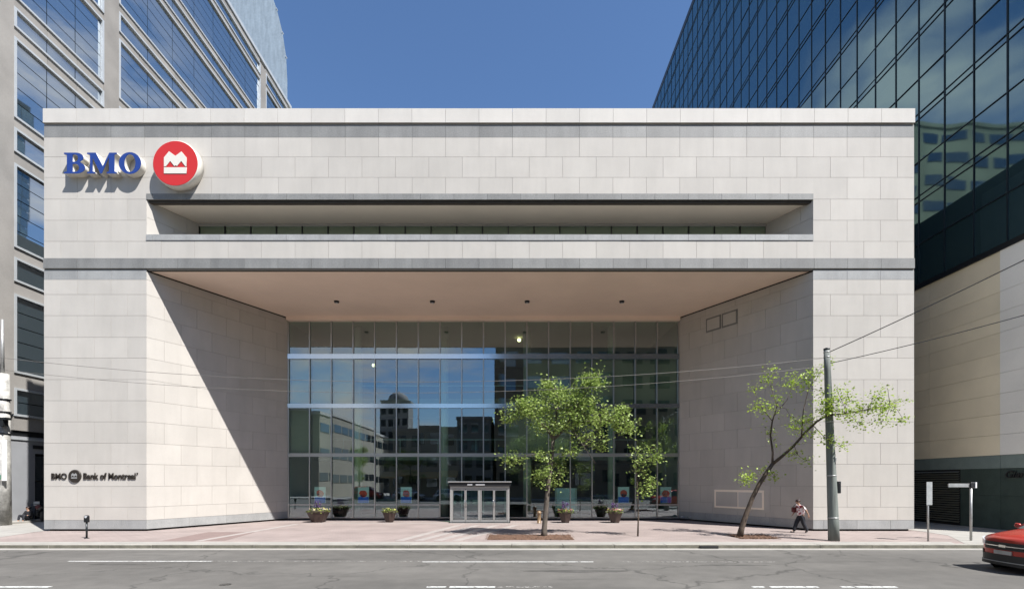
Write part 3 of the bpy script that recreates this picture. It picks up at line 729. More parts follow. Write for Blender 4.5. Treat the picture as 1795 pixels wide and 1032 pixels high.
for i, (s_, a, b, c, d) in enumerate(cand):
    tl = random.gauss(0,.0055); tv = random.gauss(0,.0045)
    if i < 300 and s_ > 0:
        o = put('glass_pane', unit_box(b-a-.07, .03, d-c-.09, M['right_glass']), (RX+.03, b-.035, c+.045), -PI/2+tl, rt)
        o.rotation_euler = (0, tv, -PI/2+tl)
    else:
        dx = tl*1.5; dz = tv*2
        v = [(RX+.03+dx,a+.035,c+.045),(RX+.03-dx,b-.035,c+.045),(RX+.03-dx+dz,b-.035,d-.045),(RX+.03+dx+dz,a+.035,d-.045)]
        rest.add(v, [(0,3,2,1)])
o = rest.build('distant_panes', M['right_glass'], rt); o['kind'] = 'stuff'
for y in yl: put('vertical_mullion', unit_box(.038,.06,rz_(59.48)-rz_(12.96),M['steel_mullion']), (RX-.01, y-.03, rz_(12.96)), 0, rt).rotation_euler = (0,0,0)
for i, z in enumerate(zl[1:-1]):
    MB().box(RX-.012,ry(20.3),z-.024,RX+.10,ry(77.5),z+.024).build('horizontal_mullion', M['steel_mullion'], rt)
    if i % 2 == 1: MB().box(RX-.01,ry(20.3),z+.33,RX+.05,ry(77.5),z+.38).build('horizontal_mullion', M['steel_mullion'], rt)
MB().box(RX-.08,ry(20.2),rz_(12.70),RX+.11,ry(77.6),rz_(12.949)).build('base_flashing', M['dark_metal'], rt)
def side_course(name, m, y0, y1, z0, z1, cuts, proud=0):
    cs = [ry(y_) for y_ in [y0]+[c for c in cuts if y0 < c < y1]+[y1]]
    for a, b in zip(cs[:-1], cs[1:]):
        put(name, unit_box(b-a-G, .12, z1-z0-G, M[m]), (RX-proud, b-G/2, z0+G/2), -PI/2, rt)
for k in range(10):
    z0 = rz_(3.64+.906*k); z1 = rz_(3.64+.906*(k+1))
    side_course('stone_panel', 'tan_stone', 22.3, 44, z0, z1, [26.1,30,34,38,42])
    side_course('stone_panel', 'tan_pale', 20.3, 22.3, z0, z1, [], .03)
side_course('granite_panel', 'green_granite', 20.3, 44, 3.12, rz_(3.64), [22.3,26.1,30,34])
side_course('granite_panel', 'green_granite_dark', 20.3, 24.3, 1.75, 3.12, [22.3]); side_course('granite_panel', 'green_granite_dark', 20.3, 24.3, .05, 1.75, [22.3])
side_course('granite_panel', 'green_granite_dark', 29.9, 44, .05, 3.12, [34,38])
MB().box(RX+.005,ry(24.3)+.01,.05,RX+.118,ry(29.9),3.11).build('louvre_backing', M['gap_shade'], rt)
for k in range(22):
    z = .22+k*.13
    l = MB(); l.add([(RX-.06,ry(24.34),z),(RX+.05,ry(24.34),z+.085),(RX+.05,ry(24.34),z+.1),(RX-.06,ry(24.34),z+.02),(RX-.06,ry(29.88),z),(RX+.05,ry(29.88),z+.085),(RX+.05,ry(29.88),z+.1),(RX-.06,ry(29.88),z+.02)],
          [(0,1,2,3),(7,6,5,4),(0,4,5,1),(1,5,6,2),(2,6,7,3),(3,7,4,0)])
    l.build('louvre_slat', M['louvre'], rt)
MB().box(RX-.35,ry(20.2),-.1,RX+.10,ry(44),.05).build('plinth', M['concrete'], rt)
me = text_mesh('Gianni', 1, .04, M['black_paint'], .35, .012)
me.transform(Matrix.Diagonal((.54,.47,1,1))); me.transform(Matrix.Rotation(PI/2, 4, 'X')); me.transform(Matrix.Rotation(-PI/2, 4, 'Z'))
o = bpy.data.objects.new('wall_lettering', me); C.objects.link(o); o.location = (RX-.04, ry(22.1), rz_(2.64))
tag(o, 'small dark slanted lettering on the dark green wall above the red car', 'lettering')

# ------------------------------------------------------------------ left tower
LX = -30.0
lt = thing('office_tower', 'tall office tower on the left with pale bands between long blue windows', 'building')
MB().box(-60,26.5,0,LX-.25,67.8,52.2).build('core', M['dark_metal'], lt)
LY0, LY1 = 26.5, 68.0
# bands: (z0, z1)
bands = [(5.55,6.4),(8.1,9.0),(13.75,14.5),(15.95,16.55),(21.6,22.3),(23.75,24.35),(29.2,29.8),(31.0,31.6),(36.15,36.7),(38.2,38.8),(43.3,43.8),(45.15,45.7),(50.2,50.7),(52.0,52.7)]
cols = [(26.5,30.15),(36.8,38.2),(59.7,61.0),(67.0,68.0)]
bays = [(30.15,36.8),(38.2,59.7),(61.0,67.0)]
def lbox(name, m, y0, y1, z0, z1, x0, x1, parent=None): return MB().box(x0,y0,z0,x1,y1,z1).build(name, M[m], parent or lt)
for y0, y1 in cols:
    c = lbox('pier', 'left_stone', y0, y1, 6.5 if y0 < 60 else 0, 52.2, LX-.3, LX+.10)
for z0, z1 in bands:
    for y0, y1 in bays:
        nb_ = max(2, round((y1-y0)/2.15)); bl = (y1-y0)/nb_
        for q_ in range(nb_): put('band_block', unit_box(bl-.03, .34, z1-z0-.004, M['left_stone']), (LX+.04, y0+q_*bl+.015, z0+.002), PI/2, lt)
lbox('parapet', 'left_frame', LY0, LY1, 52.7, 53.1, LX-1.0, LX+.16)
wins = [(6.4,8.1,2)]+[(9.0,13.75,5),(14.5,15.95,1),(16.55,21.6,5),(22.3,23.75,1),(24.35,29.2,5),(29.8,31.0,1),(31.6,36.15,5),(36.7,38.2,1),(38.8,43.3,5),(43.8,45.15,1),(45.7,50.2,5),(50.7,52.0,1)]
cand = []
for (y0, y1), nc in zip(bays, (3,7,2)):
    for z0, z1, nr in wins:
        # pale frame round each long window
        f = .16
        fr = MB(); fr.box(LX-.1,y0+.002,z0+.001,LX+.12,y0+f,z1-.001); fr.box(LX-.1,y1-f,z0+.001,LX+.12,y1-.002,z1-.001)
        fr.box(LX-.1,y0+f+.001,z0+.001,LX+.12,y1-f-.001,z0+f*.8); fr.box(LX-.1,y0+f+.001,z1-f*.8,LX+.12,y1-f-.001,z1-.001)
        fr.build('window_frame', M['left_frame'], lt)
        for i in range(nc):
            for j in range(nr):
                a = y0+f+(y1-y0-2*f)*i/nc; b = y0+f+(y1-y0-2*f)*(i+1)/nc
                c = z0+f*.8+(z1-z0-1.6*f)*j/nr; d = z0+f*.8+(z1-z0-1.6*f)*(j+1)/nr
                p = (LX,(a+b)/2,(c+d)/2); vis = in_view(p) and not hidden(p)
                cand.append(((b-a)*(d-c)/a if vis else -1, a, b, c, d))
cand.sort(reverse=True); rest = MB()
for i, (s_, a, b, c, d) in enumerate(cand):
    if i < 300 and s_ > 0:
        o = put('glass_pane', unit_box(b-a-.05, .03, d-c-.05, M['left_glass']), (LX-.05, a+.025, c+.025), PI/2, lt)
        o.rotation_euler = (0, random.gauss(0,.002), PI/2+random.gauss(0,.003))
    else: rest.add([(LX-.05,a+.025,c+.025),(LX-.05,b-.025,c+.025),(LX-.05,b-.025,d-.025),(LX-.05,a+.025,d-.025)], [(0,1,2,3)])
o = rest.build('distant_panes', M['left_glass'], lt); o['kind'] = 'stuff'
# ground floor
lbox('ground_wall', 'left_grey', 26.5, 31.55, 0, 5.2, LX-.3, LX+.02); lbox('ground_wall', 'left_grey', 32.35, 67, 0, 5.2, LX-.3, LX+.02)
lbox('ground_wall', 'left_grey', 31.551, 32.349, 4.2, 5.2, LX-.3, LX+.02)
lbox('dark_band', 'dark_metal', 26.5, 66.9, 5.201, 5.54, LX-.3, LX-.05); lbox('band_trim', 'left_frame', 26.5, 66.9, 4.98, 5.1, LX+.021, LX+.08)
dr = lbox('door', 'dark_metal', 31.56, 32.34, 0, 4.19, LX-.3, LX-.12)
lbox('door_pane', 'opp_glass', 31.65, 32.25, .2, 2.4, LX-.119, LX-.10, dr); lbox('door_pane', 'opp_glass', 31.65, 32.25, 2.5, 4.05, LX-.119, LX-.10, dr)
lbox('wall_sign', 'black_paint', 31.4, 32.3, 4.5, 4.72, LX+.021, LX+.07)
lbox('entrance_step', 'concrete', 28.0, 34.0, -.05, .10, LX+.021, LX+1.2)
# curved metal crown building behind the roofline
pf = [(-62,0),(-30.7,0),(-30.7,57)]
for i in range(1, 15):
    a = (PI/2)*i/14; pf.append((-30.7-26*(1-math.cos(a)), 57+30*math.sin(a)))
pf.append((-62,87))
cv = thing('curved_tower', 'pale blue metal tower with a curved edge against the sky behind the office tower', 'building')
mb = MB(); n = len(pf)
mb.add([(x,68.6,z) for x, z in pf]+[(x-5,74,z) for x, z in pf], [tuple(range(n)), tuple(range(2*n-1,n-1,-1))]+[((i+1)%n,i,i+n,(i+1)%n+n) for i in range(n)])
mb.build('metal_skin', M['left_metal'], cv)
for i in range(3, n-2):                   # standing seams on the curved edge
    x, z = pf[i]; MB().box(x-.05,68.5,z-.05,x+.03,68.9,z+.05).build('seam', M['left_frame'], cv)

# ------------------------------------------------------------------ the other side of the street (seen in the glass)
def block(name, label, x0, x1, y0, y1, h, m, wm='opp_glass', nx=6, nz=4, ww=.62, wh=.55, z0=1.0, face='+y', cat='building', pm=None):
    t = thing(name, label, cat)
    MB().box(x0,y0,-.15,x1,y1,h).build('wall', M[m], t); MB().box(x0-.15,y0-.15,h+.002,x1+.15,y1+.15,h+.5).build('parapet', M[pm or m], t)
    L_ = (x1-x0) if face != '+x' else (y1-y0); cw_ = L_/nx; ch = (h-z0)/nz
    me = unit_box(cw_*ww, .12, ch*wh, M[wm])
    for i in range(nx):
        for j in range(nz):
            a = cw_*(i+(1-ww)/2); z = z0+ch*(j+(1-wh)/2)
            if face == '-y': put('window', me, (x0+a, y0-.06, z), 0, t)
            elif face == '+y': put('window', me, (x0+a, y1-.06, z), 0, t)
            else: put('window', me, (x1+.06, y0+a, z), PI/2, t)
    return t
block('office_block', 'brown office block across the street, mirrored dark in the right half of the glass wall', -2.8, 48, -46, -19, 33, 'opp_brown', nx=12, nz=8, ww=.7, wh=.5)
block('shop_building', 'low tan building across the street, mirrored in the glass left of the trees', -20, -9.01, -40, -19, 10.9, 'opp_tan', nx=4, nz=3)
block('shop_building', 'slightly taller grey building across the street beside the brown block, mirrored in the glass', -9, -3.4, -40, -19, 12.6, 'opp_grey', nx=3, nz=4)
block('long_building', 'long pale building receding along the side street, mirrored in the left of the glass', -75, -31, -110, -16, 13.4, 'opp_tan', nx=22, nz=3, face='+x', ww=.86, wh=.34, pm='opp_white')
block('hotel_building', 'olive stone building behind the bank, seen mirrored in the lower right tower glass', -27, -4, 66, 92, 49, 'olive', face='-y', nx=7, nz=16, ww=.78, wh=.42)
dt = block('old_tower', 'narrow dark tower with a rounded top, mirrored between clouds in the glass', -33, -26, -66, -60, 22, 'opp_grey', nx=4, nz=7)
MB().lathe((-29.5,-63,22.5), [(2.5,0),(2.5,.6),(2.1,1.6),(1.2,2.3),(.3,2.6),(.1,3)], 20).build('dome', M['opp_grey'], dt)
aw = MB(); aw.add([(-21,-18.9,4.2),(-9.2,-18.9,4.2),(-9.2,-16.8,3.3),(-21,-16.8,3.3),(-21,-18.9,4.1),(-9.2,-18.9,4.1),(-9.2,-16.8,3.1),(-21,-16.8,3.1)], [(0,3,2,1),(4,5,6,7),(0,1,5,4),(1,2,6,5),(2,3,7,6),(3,0,4,7)])
tag(aw.build('awning', M['awning']), 'tan shop awning across the street, mirrored as a pale strip in the lower glass', 'awning')

# ------------------------------------------------------------------ trees
def make_tree(name, label, Y, trunk, branches, lobes, leaf, bark, lsize=.075, zg_=0.0, seed=1, per=15, dens=1.2, shrink=1.0):
    r = random.Random(seed)
    def P(q, dY=0):
        y_ = Y+dY; return at(q[0], q[1], y_)
    base = P(trunk[0]); base = Vector((base.x, Y, 0))
    t = thing(name, label, 'tree', base)
    mb = MB()
    tp = [P(q)-base for q in trunk]; tp[0].z = -.05
    mb.tube([tp[0]+Vector((0,0,0))]+tp[1:], [q[2] for q in trunk], 10)
    ends = []
    for br in branches:
        pts = [P(q, q[3])-base for q in br]
        for i in range(1, len(pts)-1): pts[i] += Vector((r.uniform(-.03,.03),)*3)
        mb.tube(pts, [q[2] for q in br], 7); ends += pts
    ends += tp[-2:]
    fo = MB(); tw = MB()
    for cx, cy, rx, ry, n, dY in lobes:
        c = P((cx,cy), dY)-base; k = (Y+dY)/F; RX_, RZ_ = rx*k, ry*k; RY_ = min(max(RX_, .25), 1.0)
        near = min(ends, key=lambda e_: (e_-c).length)
        mid = near.lerp(c, .5)+Vector((r.uniform(-.08,.08), r.uniform(-.08,.08), r.uniform(-.02,.10)))
        tw.tube([near, mid, c], [.014,.009,.006], 5)
        for i in range(int(n*dens+.5)):
            while True:
                u = Vector((r.uniform(-1,1), r.uniform(-1,1), r.uniform(-1,1)))
                if .15 < u.length < 1.0: break
            p = c+Vector((u.x*RX_, u.y*RY_, u.z*RZ_))
            s0 = c.lerp(p, .25); tw.tube([s0, s0.lerp(p,.6)+Vector((0,0,r.uniform(-.03,.04))), p], [.007,.005,.003], 4, cap=False)
            cr = r.uniform(.10,.26); nl = int(per*r.uniform(.6,1.4))
            for j in range(nl):
                g_ = Vector((r.gauss(0,cr), r.gauss(0,cr), r.gauss(0,cr*.75)))
                lp = p+g_; s_ = lsize*r.uniform(.6,1.35)
                d = Vector((r.gauss(0,1), r.gauss(0,1), r.gauss(-.3,.6))).normalized(); w = d.cross(Vector((r.gauss(0,.5), r.gauss(0,.5), 1))).normalized()*s_*.52
                d *= s_; up = d.cross(w).normalized()*s_*.12
                fo.add([lp, lp+d*.45+w+up, lp+d, lp+d*.45-w+up], [(0,1,2),(0,2,3)])
    mb.build('trunk', M[bark], t); tw.build('twigs', M[bark], t); fo.build('crown', M[leaf], t)
    for o_ in t.children:
        if o_.name.split('.')[0] in ('twigs','crown'): o_['kind'] = 'stuff'
    return t
tree1 = make_tree('street_tree', 'leafy green street tree with a spreading crown in the mulch bed beside the entrance', 22.4,
    [(953,942,.155),(954,930,.125),(956,900,.110),(961,850,.100),(966,810,.09),(970,770,.08)],
    [[(970,770,.075,0),(958,748,.055,-.1),(935,730,.04,-.3),(905,720,.02,-.4),(890,727,.01,-.4)],
     [(970,770,.07,0),(974,735,.05,.2),(978,700,.035,.3),(972,675,.015,.3)],
     [(970,770,.07,0),(990,752,.055,.1),(1010,742,.045,.2),(1050,735,.03,.3),(1095,742,.012,.3)],
     [(990,752,.045,.1),(1008,715,.035,-.3),(1030,685,.02,-.4),(1052,652,.008,-.4)],
     [(972,790,.03,0),(945,795,.02,-.2),(905,802,.01,-.3)],[(966,815,.025,0),(955,828,.015,-.3)],[(968,805,.025,0),(982,825,.015,.3)],
     [(1000,747,.02,0),(1022,780,.014,-.5),(1044,812,.008,-.6)]],
    [(1040,662,18,11,12,-.4),(1028,678,26,15,20,-.4),(984,708,44,32,55,.2),(969,682,22,20,24,.3),(931,715,28,24,36,-.3),(894,729,14,10,9,-.4),(912,712,16,14,12,-.4),
     (1015,720,42,30,55,-.2),(1062,732,38,24,44,.3),(1099,747,14,12,12,.3),(1090,716,12,7,6,.3),(1040,765,36,14,16,0),(975,745,50,16,30,0),(905,803,20,8,10,-.3),(950,797,18,9,10,-.2),
     (996,794,14,6,6,0),(953,832,20,17,13,-.3),(981,826,9,13,7,.3),(972,846,7,5,4,.1),(1052,782,7,7,4,.2)], 'leaf_mid', 'bark_grey', .10, seed=3, per=19)
make_tree('young_tree', 'thin young tree with a bare lower stem right of the planters', 22.65,
    [(1118,940,.04),(1119,905,.03),(1118,870,.028),(1116,830,.024),(1120,795,.016)],
    [[(1117,835,.015,0),(1132,806,.01,-.1),(1150,800,.005,-.1)],[(1118,868,.012,0),(1135,855,.009,.1),(1148,848,.005,.1)],[(1118,850,.012,0),(1124,824,.006,.1)]],
    [(1142,787,13,7,7,-.1),(1133,803,18,9,12,-.1),(1154,801,8,7,5,-.1),(1121,823,11,8,7,.1),(1146,849,12,8,8,.1),(1125,861,10,6,5,0),(1117,789,7,11,6,0),(1136,836,10,6,4,0)], 'leaf_mid', 'bark', .10, seed=5, per=12)
make_tree('leaning_tree', 'slanting street tree with sparse yellow green leaves leaning towards the grey pole', 22.2,
    [(1296,943,.15),(1300,925,.12),(1309,898,.105),(1319,872,.095),(1331,848,.09),(1344,828,.085),(1354,813,.08)],
    [[(1354,813,.055,0),(1355,792,.045,.1),(1350,764,.04,.2),(1354,738,.033,.2),(1362,712,.022,.2),(1352,680,.01,.2)],
     [(1354,813,.075,0),(1372,798,.065,-.2),(1392,780,.055,-.4),(1412,758,.05,-.7),(1432,738,.045,-1.0),(1450,728,.035,-1.4),(1485,724,.025,-1.6),(1520,718,.018,-1.6),(1560,708,.008,-1.6)],
     [(1405,765,.03,-.6),(1408,720,.02,-.5),(1418,680,.012,-.4),(1450,640,.006,-.6)],
     [(1354,738,.02,.2),(1335,715,.012,.1),(1324,690,.006,.1)],[(1356,730,.02,.2),(1380,700,.012,.3),(1394,664,.006,.3)],
     [(1344,828,.02,0),(1318,838,.008,-.2)],[(1425,745,.02,-1.2),(1445,765,.012,-1.5),(1472,782,.006,-1.6)],[(1392,780,.015,-.4),(1398,795,.01,-.6),(1412,807,.005,-.6)]],
    [(1314,836,13,8,7,-.2),(1305,842,7,4,3,-.2),(1358,835,8,8,5,0),(1341,822,7,5,3,0),(1326,679,7,7,3,.1),(1349,668,11,7,5,.2),(1354,651,6,4,3,.2),(1326,710,9,7,5,.1),(1344,717,16,9,9,.2),
     (1365,702,10,9,4,.2),(1392,678,15,11,8,.3),(1392,658,8,6,4,.3),(1416,668,20,14,14,-.4),(1432,651,10,7,6,-.5),(1455,637,7,5,4,-.6),(1443,688,14,10,5,-.9),(1395,749,13,7,7,-.5),(1415,739,15,8,8,-.8),
     (1385,729,6,4,2,.2),(1395,795,12,5,6,-.5),(1412,808,6,4,3,-.6),(1453,706,17,18,15,-1.6),(1443,720,15,10,9,-1.5),(1466,682,7,5,3,-1.6),(1483,698,18,9,9,-1.6),(1477,722,22,10,15,-1.6),
     (1504,742,11,6,6,-1.6),(1517,716,26,10,17,-1.6),(1544,712,18,11,14,-1.6),(1531,693,12,6,6,-1.6),(1556,680,6,4,2,-1.6),(1568,705,13,7,6,-1.6),(1583,734,6,4,3,-1.6),(1456,770,9,6,6,-1.6),
     (1475,780,6,4,4,-1.6),(1426,759,12,6,5,-1.2),(1552,735,22,8,6,-1.6),(1350,760,12,20,4,.2)], 'leaf_yellow', 'bark', .085, seed=8, per=13)
for (x, y, rz, lb) in ((-22.5,-10.2,1.3,'street tree on the far pavement, mirrored dark behind the left planters'), (-14.5,-10.4,2.6,'street tree on the far pavement, mirrored dark left of the entrance'),
                       (6.5,-10.3,.6,'street tree on the far pavement, mirrored dark between the right planters')):
    t = copy_tree(tree1); t.location = (x,y,0); t.rotation_euler = (0,0,rz); t['label'] = lb; t['group'] = 'street trees across the road'

# ------------------------------------------------------------------ poles, wires, signs
b = ground(1462, 947)
up = thing('utility_pole', 'tall weathered grey green pole in front of the right stone pier, leaning slightly', 'pole', b)
top = at(1449, 612, b.y)-b
mb = MB(); nP = 9
mb.tube([Vector((0,0,-.05)).lerp(top, i/nP) for i in range(nP+1)], [.215-.105*i/nP for i in range(nP+1)], 18); mb.build('shaft', M['pole_wood'], up)
cp = MB(); cp.lathe(top, [(.12,-.02),(.125,.02),(.06,.06)], 16); cp.build('pole_cap', M['dark_metal'], up)
mb = MB().box(.20,-.12,0,.34,.10,.50); bx = mb.build('switch_box', M['dark_metal'], up, .02); bx.location = at(1457, 864, b.y)-b
mb = MB().box(.14,-.06,0,.24,.06,.16); bx = mb.build('bracket', M['galvanised'], up, .01); bx.location = at(1455, 808, b.y)-b
for f_ in (.12,.34,.62,.96,.985):
    p = top*f_; rr = .215-.105*f_+.006
    mb = MB(); mb.lathe(p, [(rr,-.02),(rr+.006,0),(rr,.02)], 18); mb.build('band', M['galvanised'], up)
def wire(a, b_, sag, label, r=.017, n=40, m='wire'):
    a = Vector(a); b_ = Vector(b_)
    pts = [a.lerp(b_, i/n)-Vector((0,0,4*sag*(i/n)*(1-i/n))) for i in range(n+1)]
    o = MB().tube(pts, r, 6).build('overhead_wire', M[m]); tag(o, label, 'wire', 'overhead wires'); return o
pA = at(1447, 627, b.y); pB = at(1448, 641, b.y)
wire((-26,20.95,8.25), pA, 1.3, 'upper sagging wire crossing in front of the bank to the right pole', .009, m='wire_pale')
wire((-26,20.95,7.75), pB, 1.35, 'lower sagging wire crossing in front of the bank to the right pole', .008, m='wire_pale')
e1 = at(1795, 450, 17); e2 = at(1795, 545, 17); s1 = at(1451, 618, b.y); s2 = at(1452, 637, b.y)
wire(s1, s1+(e1-s1)*1.6, .12, 'steep dark wire rising from the pole top to the right edge', .017)
wire(s2, s2+(e2-s2)*1.6, .15, 'flatter dark wire running from the pole to the right edge below the steep one', .014)

lp = ground(6, 920)
lpole = thing('street_pole', 'thick pale mottled pole at the left edge carrying a green sign and a white board', 'pole', lp)
k = lp.y/F
mb = MB(); mb.tube([(0,0,-.05),(0,0,3),(-.02,0,(920-655)*k)], [11*k,10*k,8.5*k], 20); mb.build('shaft', M['pole_concrete'], lpole)
mb = MB(); mb.tube([(-.05,0,(920-655)*k),(-.06,0,(920-560)*k)], [.09,.06], 10); mb.build('upper_tube', M['galvanised'], lpole)
mb = MB(); mb.box(9*k,-.38,(920-842)*k,17*k,-.34,(920-771)*k); mb.build('white_board', M['white_paint'], lpole)
mb = MB(); mb.box(-9*k,-.48,(920-812)*k,-1*k,-.40,(920-780)*k); mb.build('dark_sign', M['sign_green'], lpole)
gs = MB().box(-14*k,-.46,(920-840)*k,9*k,-.43,(920-832)*k).build('street_sign', M['sign_green'], lpole)
MB().add([(x*k,-.468,(920-y)*k) for x, y in ((-3,835.4),(2,835.4),(2,834),(5,836),(2,838),(2,836.6),(-3,836.6))], [(0,1,2,3,4,5,6)]).build('arrow', M['white_paint'], gs)
mb = MB(); mb.box(5*k,-.5,(920-748)*k,15*k,-.2,(920-737)*k); mb.box(8*k,-.52,(920-737)*k+.002,20*k,-.18,(920-733)*k); mb.build('signal_bracket', M['dark_metal'], lpole)
for z in (700, 722, 760):
    MB().lathe((0,0,(920-z)*k), [(10.3*k,-.03),(10.8*k,0),(10.3*k,.03)], 20).build('strap', M['dark_metal'], lpole)

q = ground(152, 943)
pmt = thing('parking_meter', 'grey parking meter on the pavement in front of the left stone pier', 'parking meter', q)
MB().tube([(0,0,0),(0,0,.70)], .038, 12).build('post', M['dark_metal'], pmt)
MB().lathe((0,0,0), [(.10,0),(.09,.02),(.05,.035)], 14).build('base_plate', M['dark_metal'], pmt)
h = MB(); h.box(-.085,-.06,.70,.085,.06,.92); hh = h.build('meter_head', M['dark_metal'], pmt, .015)
d = MB(); d.lathe((0,-.055,.925), [(.084,0),(.084,.11)], 20, axis='y'); d.build('dome', M['dark_metal'], pmt)
d = MB(); d.lathe((0,-.062,.94), [(.055,0),(.055,.006)], 16, axis='y'); d.build('dial', M['lamp_glass'], pmt)

q = ground(1627, 948)
s = thing('sign_post', 'slim grey post with a narrow parking sign seen from the side, left of the pair', 'sign', q)
MB().tube([(0,0,0),(-.02,0,2.35)], .034, 10).build('post', M['galvanised'], s)
pl = MB().box(-.19,-.05,1.50,.19,-.035,2.45).build('sign_plate', M['galvanised'], s, .004); pl.rotation_euler = (0,0,math.radians(22))
q = ground(1702, 947)
s = thing('street_name_post', 'grey post with a pale horizontal name blade pointing left, nearest the red car', 'sign', q)
MB().tube([(0,0,0),(0,0,2.25)], .045, 10).build('post', M['galvanised'], s)
MB().box(-.06,-.07,2.22,.10,.07,2.42).build('bracket', M['black_paint'], s, .01)
MB().box(-.95,-.02,2.23,-.061,.02,2.38).build('name_blade', M['galvanised'], s, .004)
MB().box(.101,-.1,2.2,.16,.1,2.44).build('end_plate', M['white_paint'], s)

# ------------------------------------------------------------------ planters
def planter(px, py, w_px, label, cols_, tall, seed):
    r = random.Random(seed); q = ground(px, py+9.5); k = q.y/F; R = w_px*k/2; H = 21*k
    t = thing('flower_planter', label, 'planter', q, r.uniform(-.2,.2), 'flower planters in front of the glass')
    mb = MB(); n = 6
    prof = [(R*.50,0),(R*.56,.05),(R*.93,H*.82),(R*1.0,H*.84),(R*1.0,H*.97),(R*.9,H*.97),(R*.88,H*.86)]
    vs = []; fs = []
    for rr, hh in prof:
        for i in range(n): a = 2*PI*(i+.5)/n; vs.append((rr*math.cos(a), rr*math.sin(a), hh))
    for i in range(len(prof)-1):
        for j in range(n): a = i*n+j; b_ = i*n+(j+1)%n; fs.append((a,b_,b_+n,a+n))
    fs.append(tuple(range(n-1,-1,-1))); mb.add(vs, fs); mb.build('pot', M['pot'], t, .01)
    mb = MB(); mb.prism([(R*.87*math.cos(2*PI*(i+.5)/n), R*.87*math.sin(2*PI*(i+.5)/n)) for i in range(n)], H*.80, H*.88); mb.build('soil', M['soil'], t)
    fo = MB(); 
    fl = {c: MB() for c in cols_}
    def leaf(mb_, p, s_, flat=.6):
        d = Vector((r.gauss(0,1), r.gauss(0,1), r.gauss(0,.6))).normalized(); w = d.cross(Vector((r.gauss(0,.4),r.gauss(0,.4),1))).normalized()*s_*.5; d *= s_
        mb_.add([p, p+d*.5+w, p+d, p+d*.5-w], [(0,1,2,3)])
    for i in range(420):
        a = r.uniform(0,2*PI); rr = R*1.0*math.sqrt(r.random()); leaf(fo, Vector((rr*math.cos(a), rr*math.sin(a), H*.86+r.uniform(0,.16)*(1.3-rr/R))), r.uniform(.05,.10))
    for c in cols_:
        for i in range(24):
            a = r.uniform(0,2*PI); rr = R*1.02*math.sqrt(r.random()); p = Vector((rr*math.cos(a), rr*math.sin(a), H*.93+.06+r.uniform(0,.12)))
            for j in range(5): leaf(fl[c], p, .055)
    if tall:
        for i in range(10):
            a = r.uniform(0,2*PI); e_ = Vector((math.cos(a)*.14, math.sin(a)*.14, H+r.uniform(.28,.55)))
            fo.tube([(0,0,H*.9), (e_.x*.4,e_.y*.4,H*.5+e_.z*.5), e_], [.008,.006,.004], 4)
            for j in range(26): leaf(fl.setdefault(tall, MB()) , e_+Vector((r.gauss(0,.04), r.gauss(0,.04), r.uniform(-.22,.06))), .06)
    fo.build('foliage', M['leaf_dark'], t)['kind'] = 'stuff'
    for c, m_b in fl.items(): m_b.build('flowers', M[c], t)['kind'] = 'stuff'
planter(558, 905, 41, 'wide dark planter with yellow flowers and a purple spike, leftmost', ['flower_yellow','flower_cream'], 'flower_purple', 1)
planter(683, 905, 28, 'smaller dark planter with yellow green flowers, second from the left', ['flower_yellow'], None, 2)
planter(991, 906, 28, 'dark planter with pink and yellow flowers beside the leafy tree trunk', ['flower_pink','flower_yellow'], 'flower_purple', 3)
planter(1078, 906, 30, 'dark planter with pink and cream flowers left of the thin young tree', ['flower_cream','flower_pink','flower_yellow'], 'flower_purple', 4)
def indoor_plant(px, Y, h, label, seed):
    r = random.Random(seed); q = at(px, 900, Y)
    t = thing('indoor_plant', label, 'plant', (q.x, Y, .06))
    MB().lathe((0,0,0), [(.22,0),(.34,.55),(.30,.55)], 14).build('pot', M['pot'], t)
    fo = MB()
    for i in range(220):
        p = Vector((r.gauss(0,.22), r.gauss(0,.22), .55+r.random()*h)); d = Vector((r.gauss(0,1), r.gauss(0,1), r.gauss(.2,.5))).normalized()*.22; w = d.cross(Vector((0,0,1))).normalized()*.05
        fo.add([p, p+d*.5+w, p+d, p+d*.5-w], [(0,1,2,3)])
    fo.build('foliage', M['leaf_dark'], t)
indoor_plant(1052, 33.6, .9, 'dark leafy plant in a round pot inside the glass between the two right planters', 2)
indoor_plant(620, 34.5, .5, 'dark leafy plant in a round pot inside the glass between the two left planters', 3)
q = ground(945, 916.5)
bo = thing('standing_ashtray', 'short brown metal bin standing at the foot of the leafy tree, close to the glass', 'bin', q)
MB().lathe((0,0,0), [(.15,0),(.15,.03),(.11,.05),(.11,.55),(.14,.58),(.14,.64),(.08,.72),(.02,.74)], 16).build('bin_body', M['counter'], bo)
# small floodlight fittings at the foot of the right splayed wall
for px, lb in ((1196, 'pair of small pale fittings low on the shaded right wall beside the glass'),):
    a, d = on_splay(1205, 0); t = thing('wall_fitting', lb, 'light fitting', (a.x-.12, a.y-.12, 0))
    for s_ in (-.25, .25): MB().lathe((s_,0,.12), [(.02,0),(.09,.02),(.11,.14),(.06,.16)], 12).build('lamp_head', M['galvanised'], t)
    MB().box(-.4,-.03,.02,.4,.03,.10).build('rail', M['dark_metal'], t)
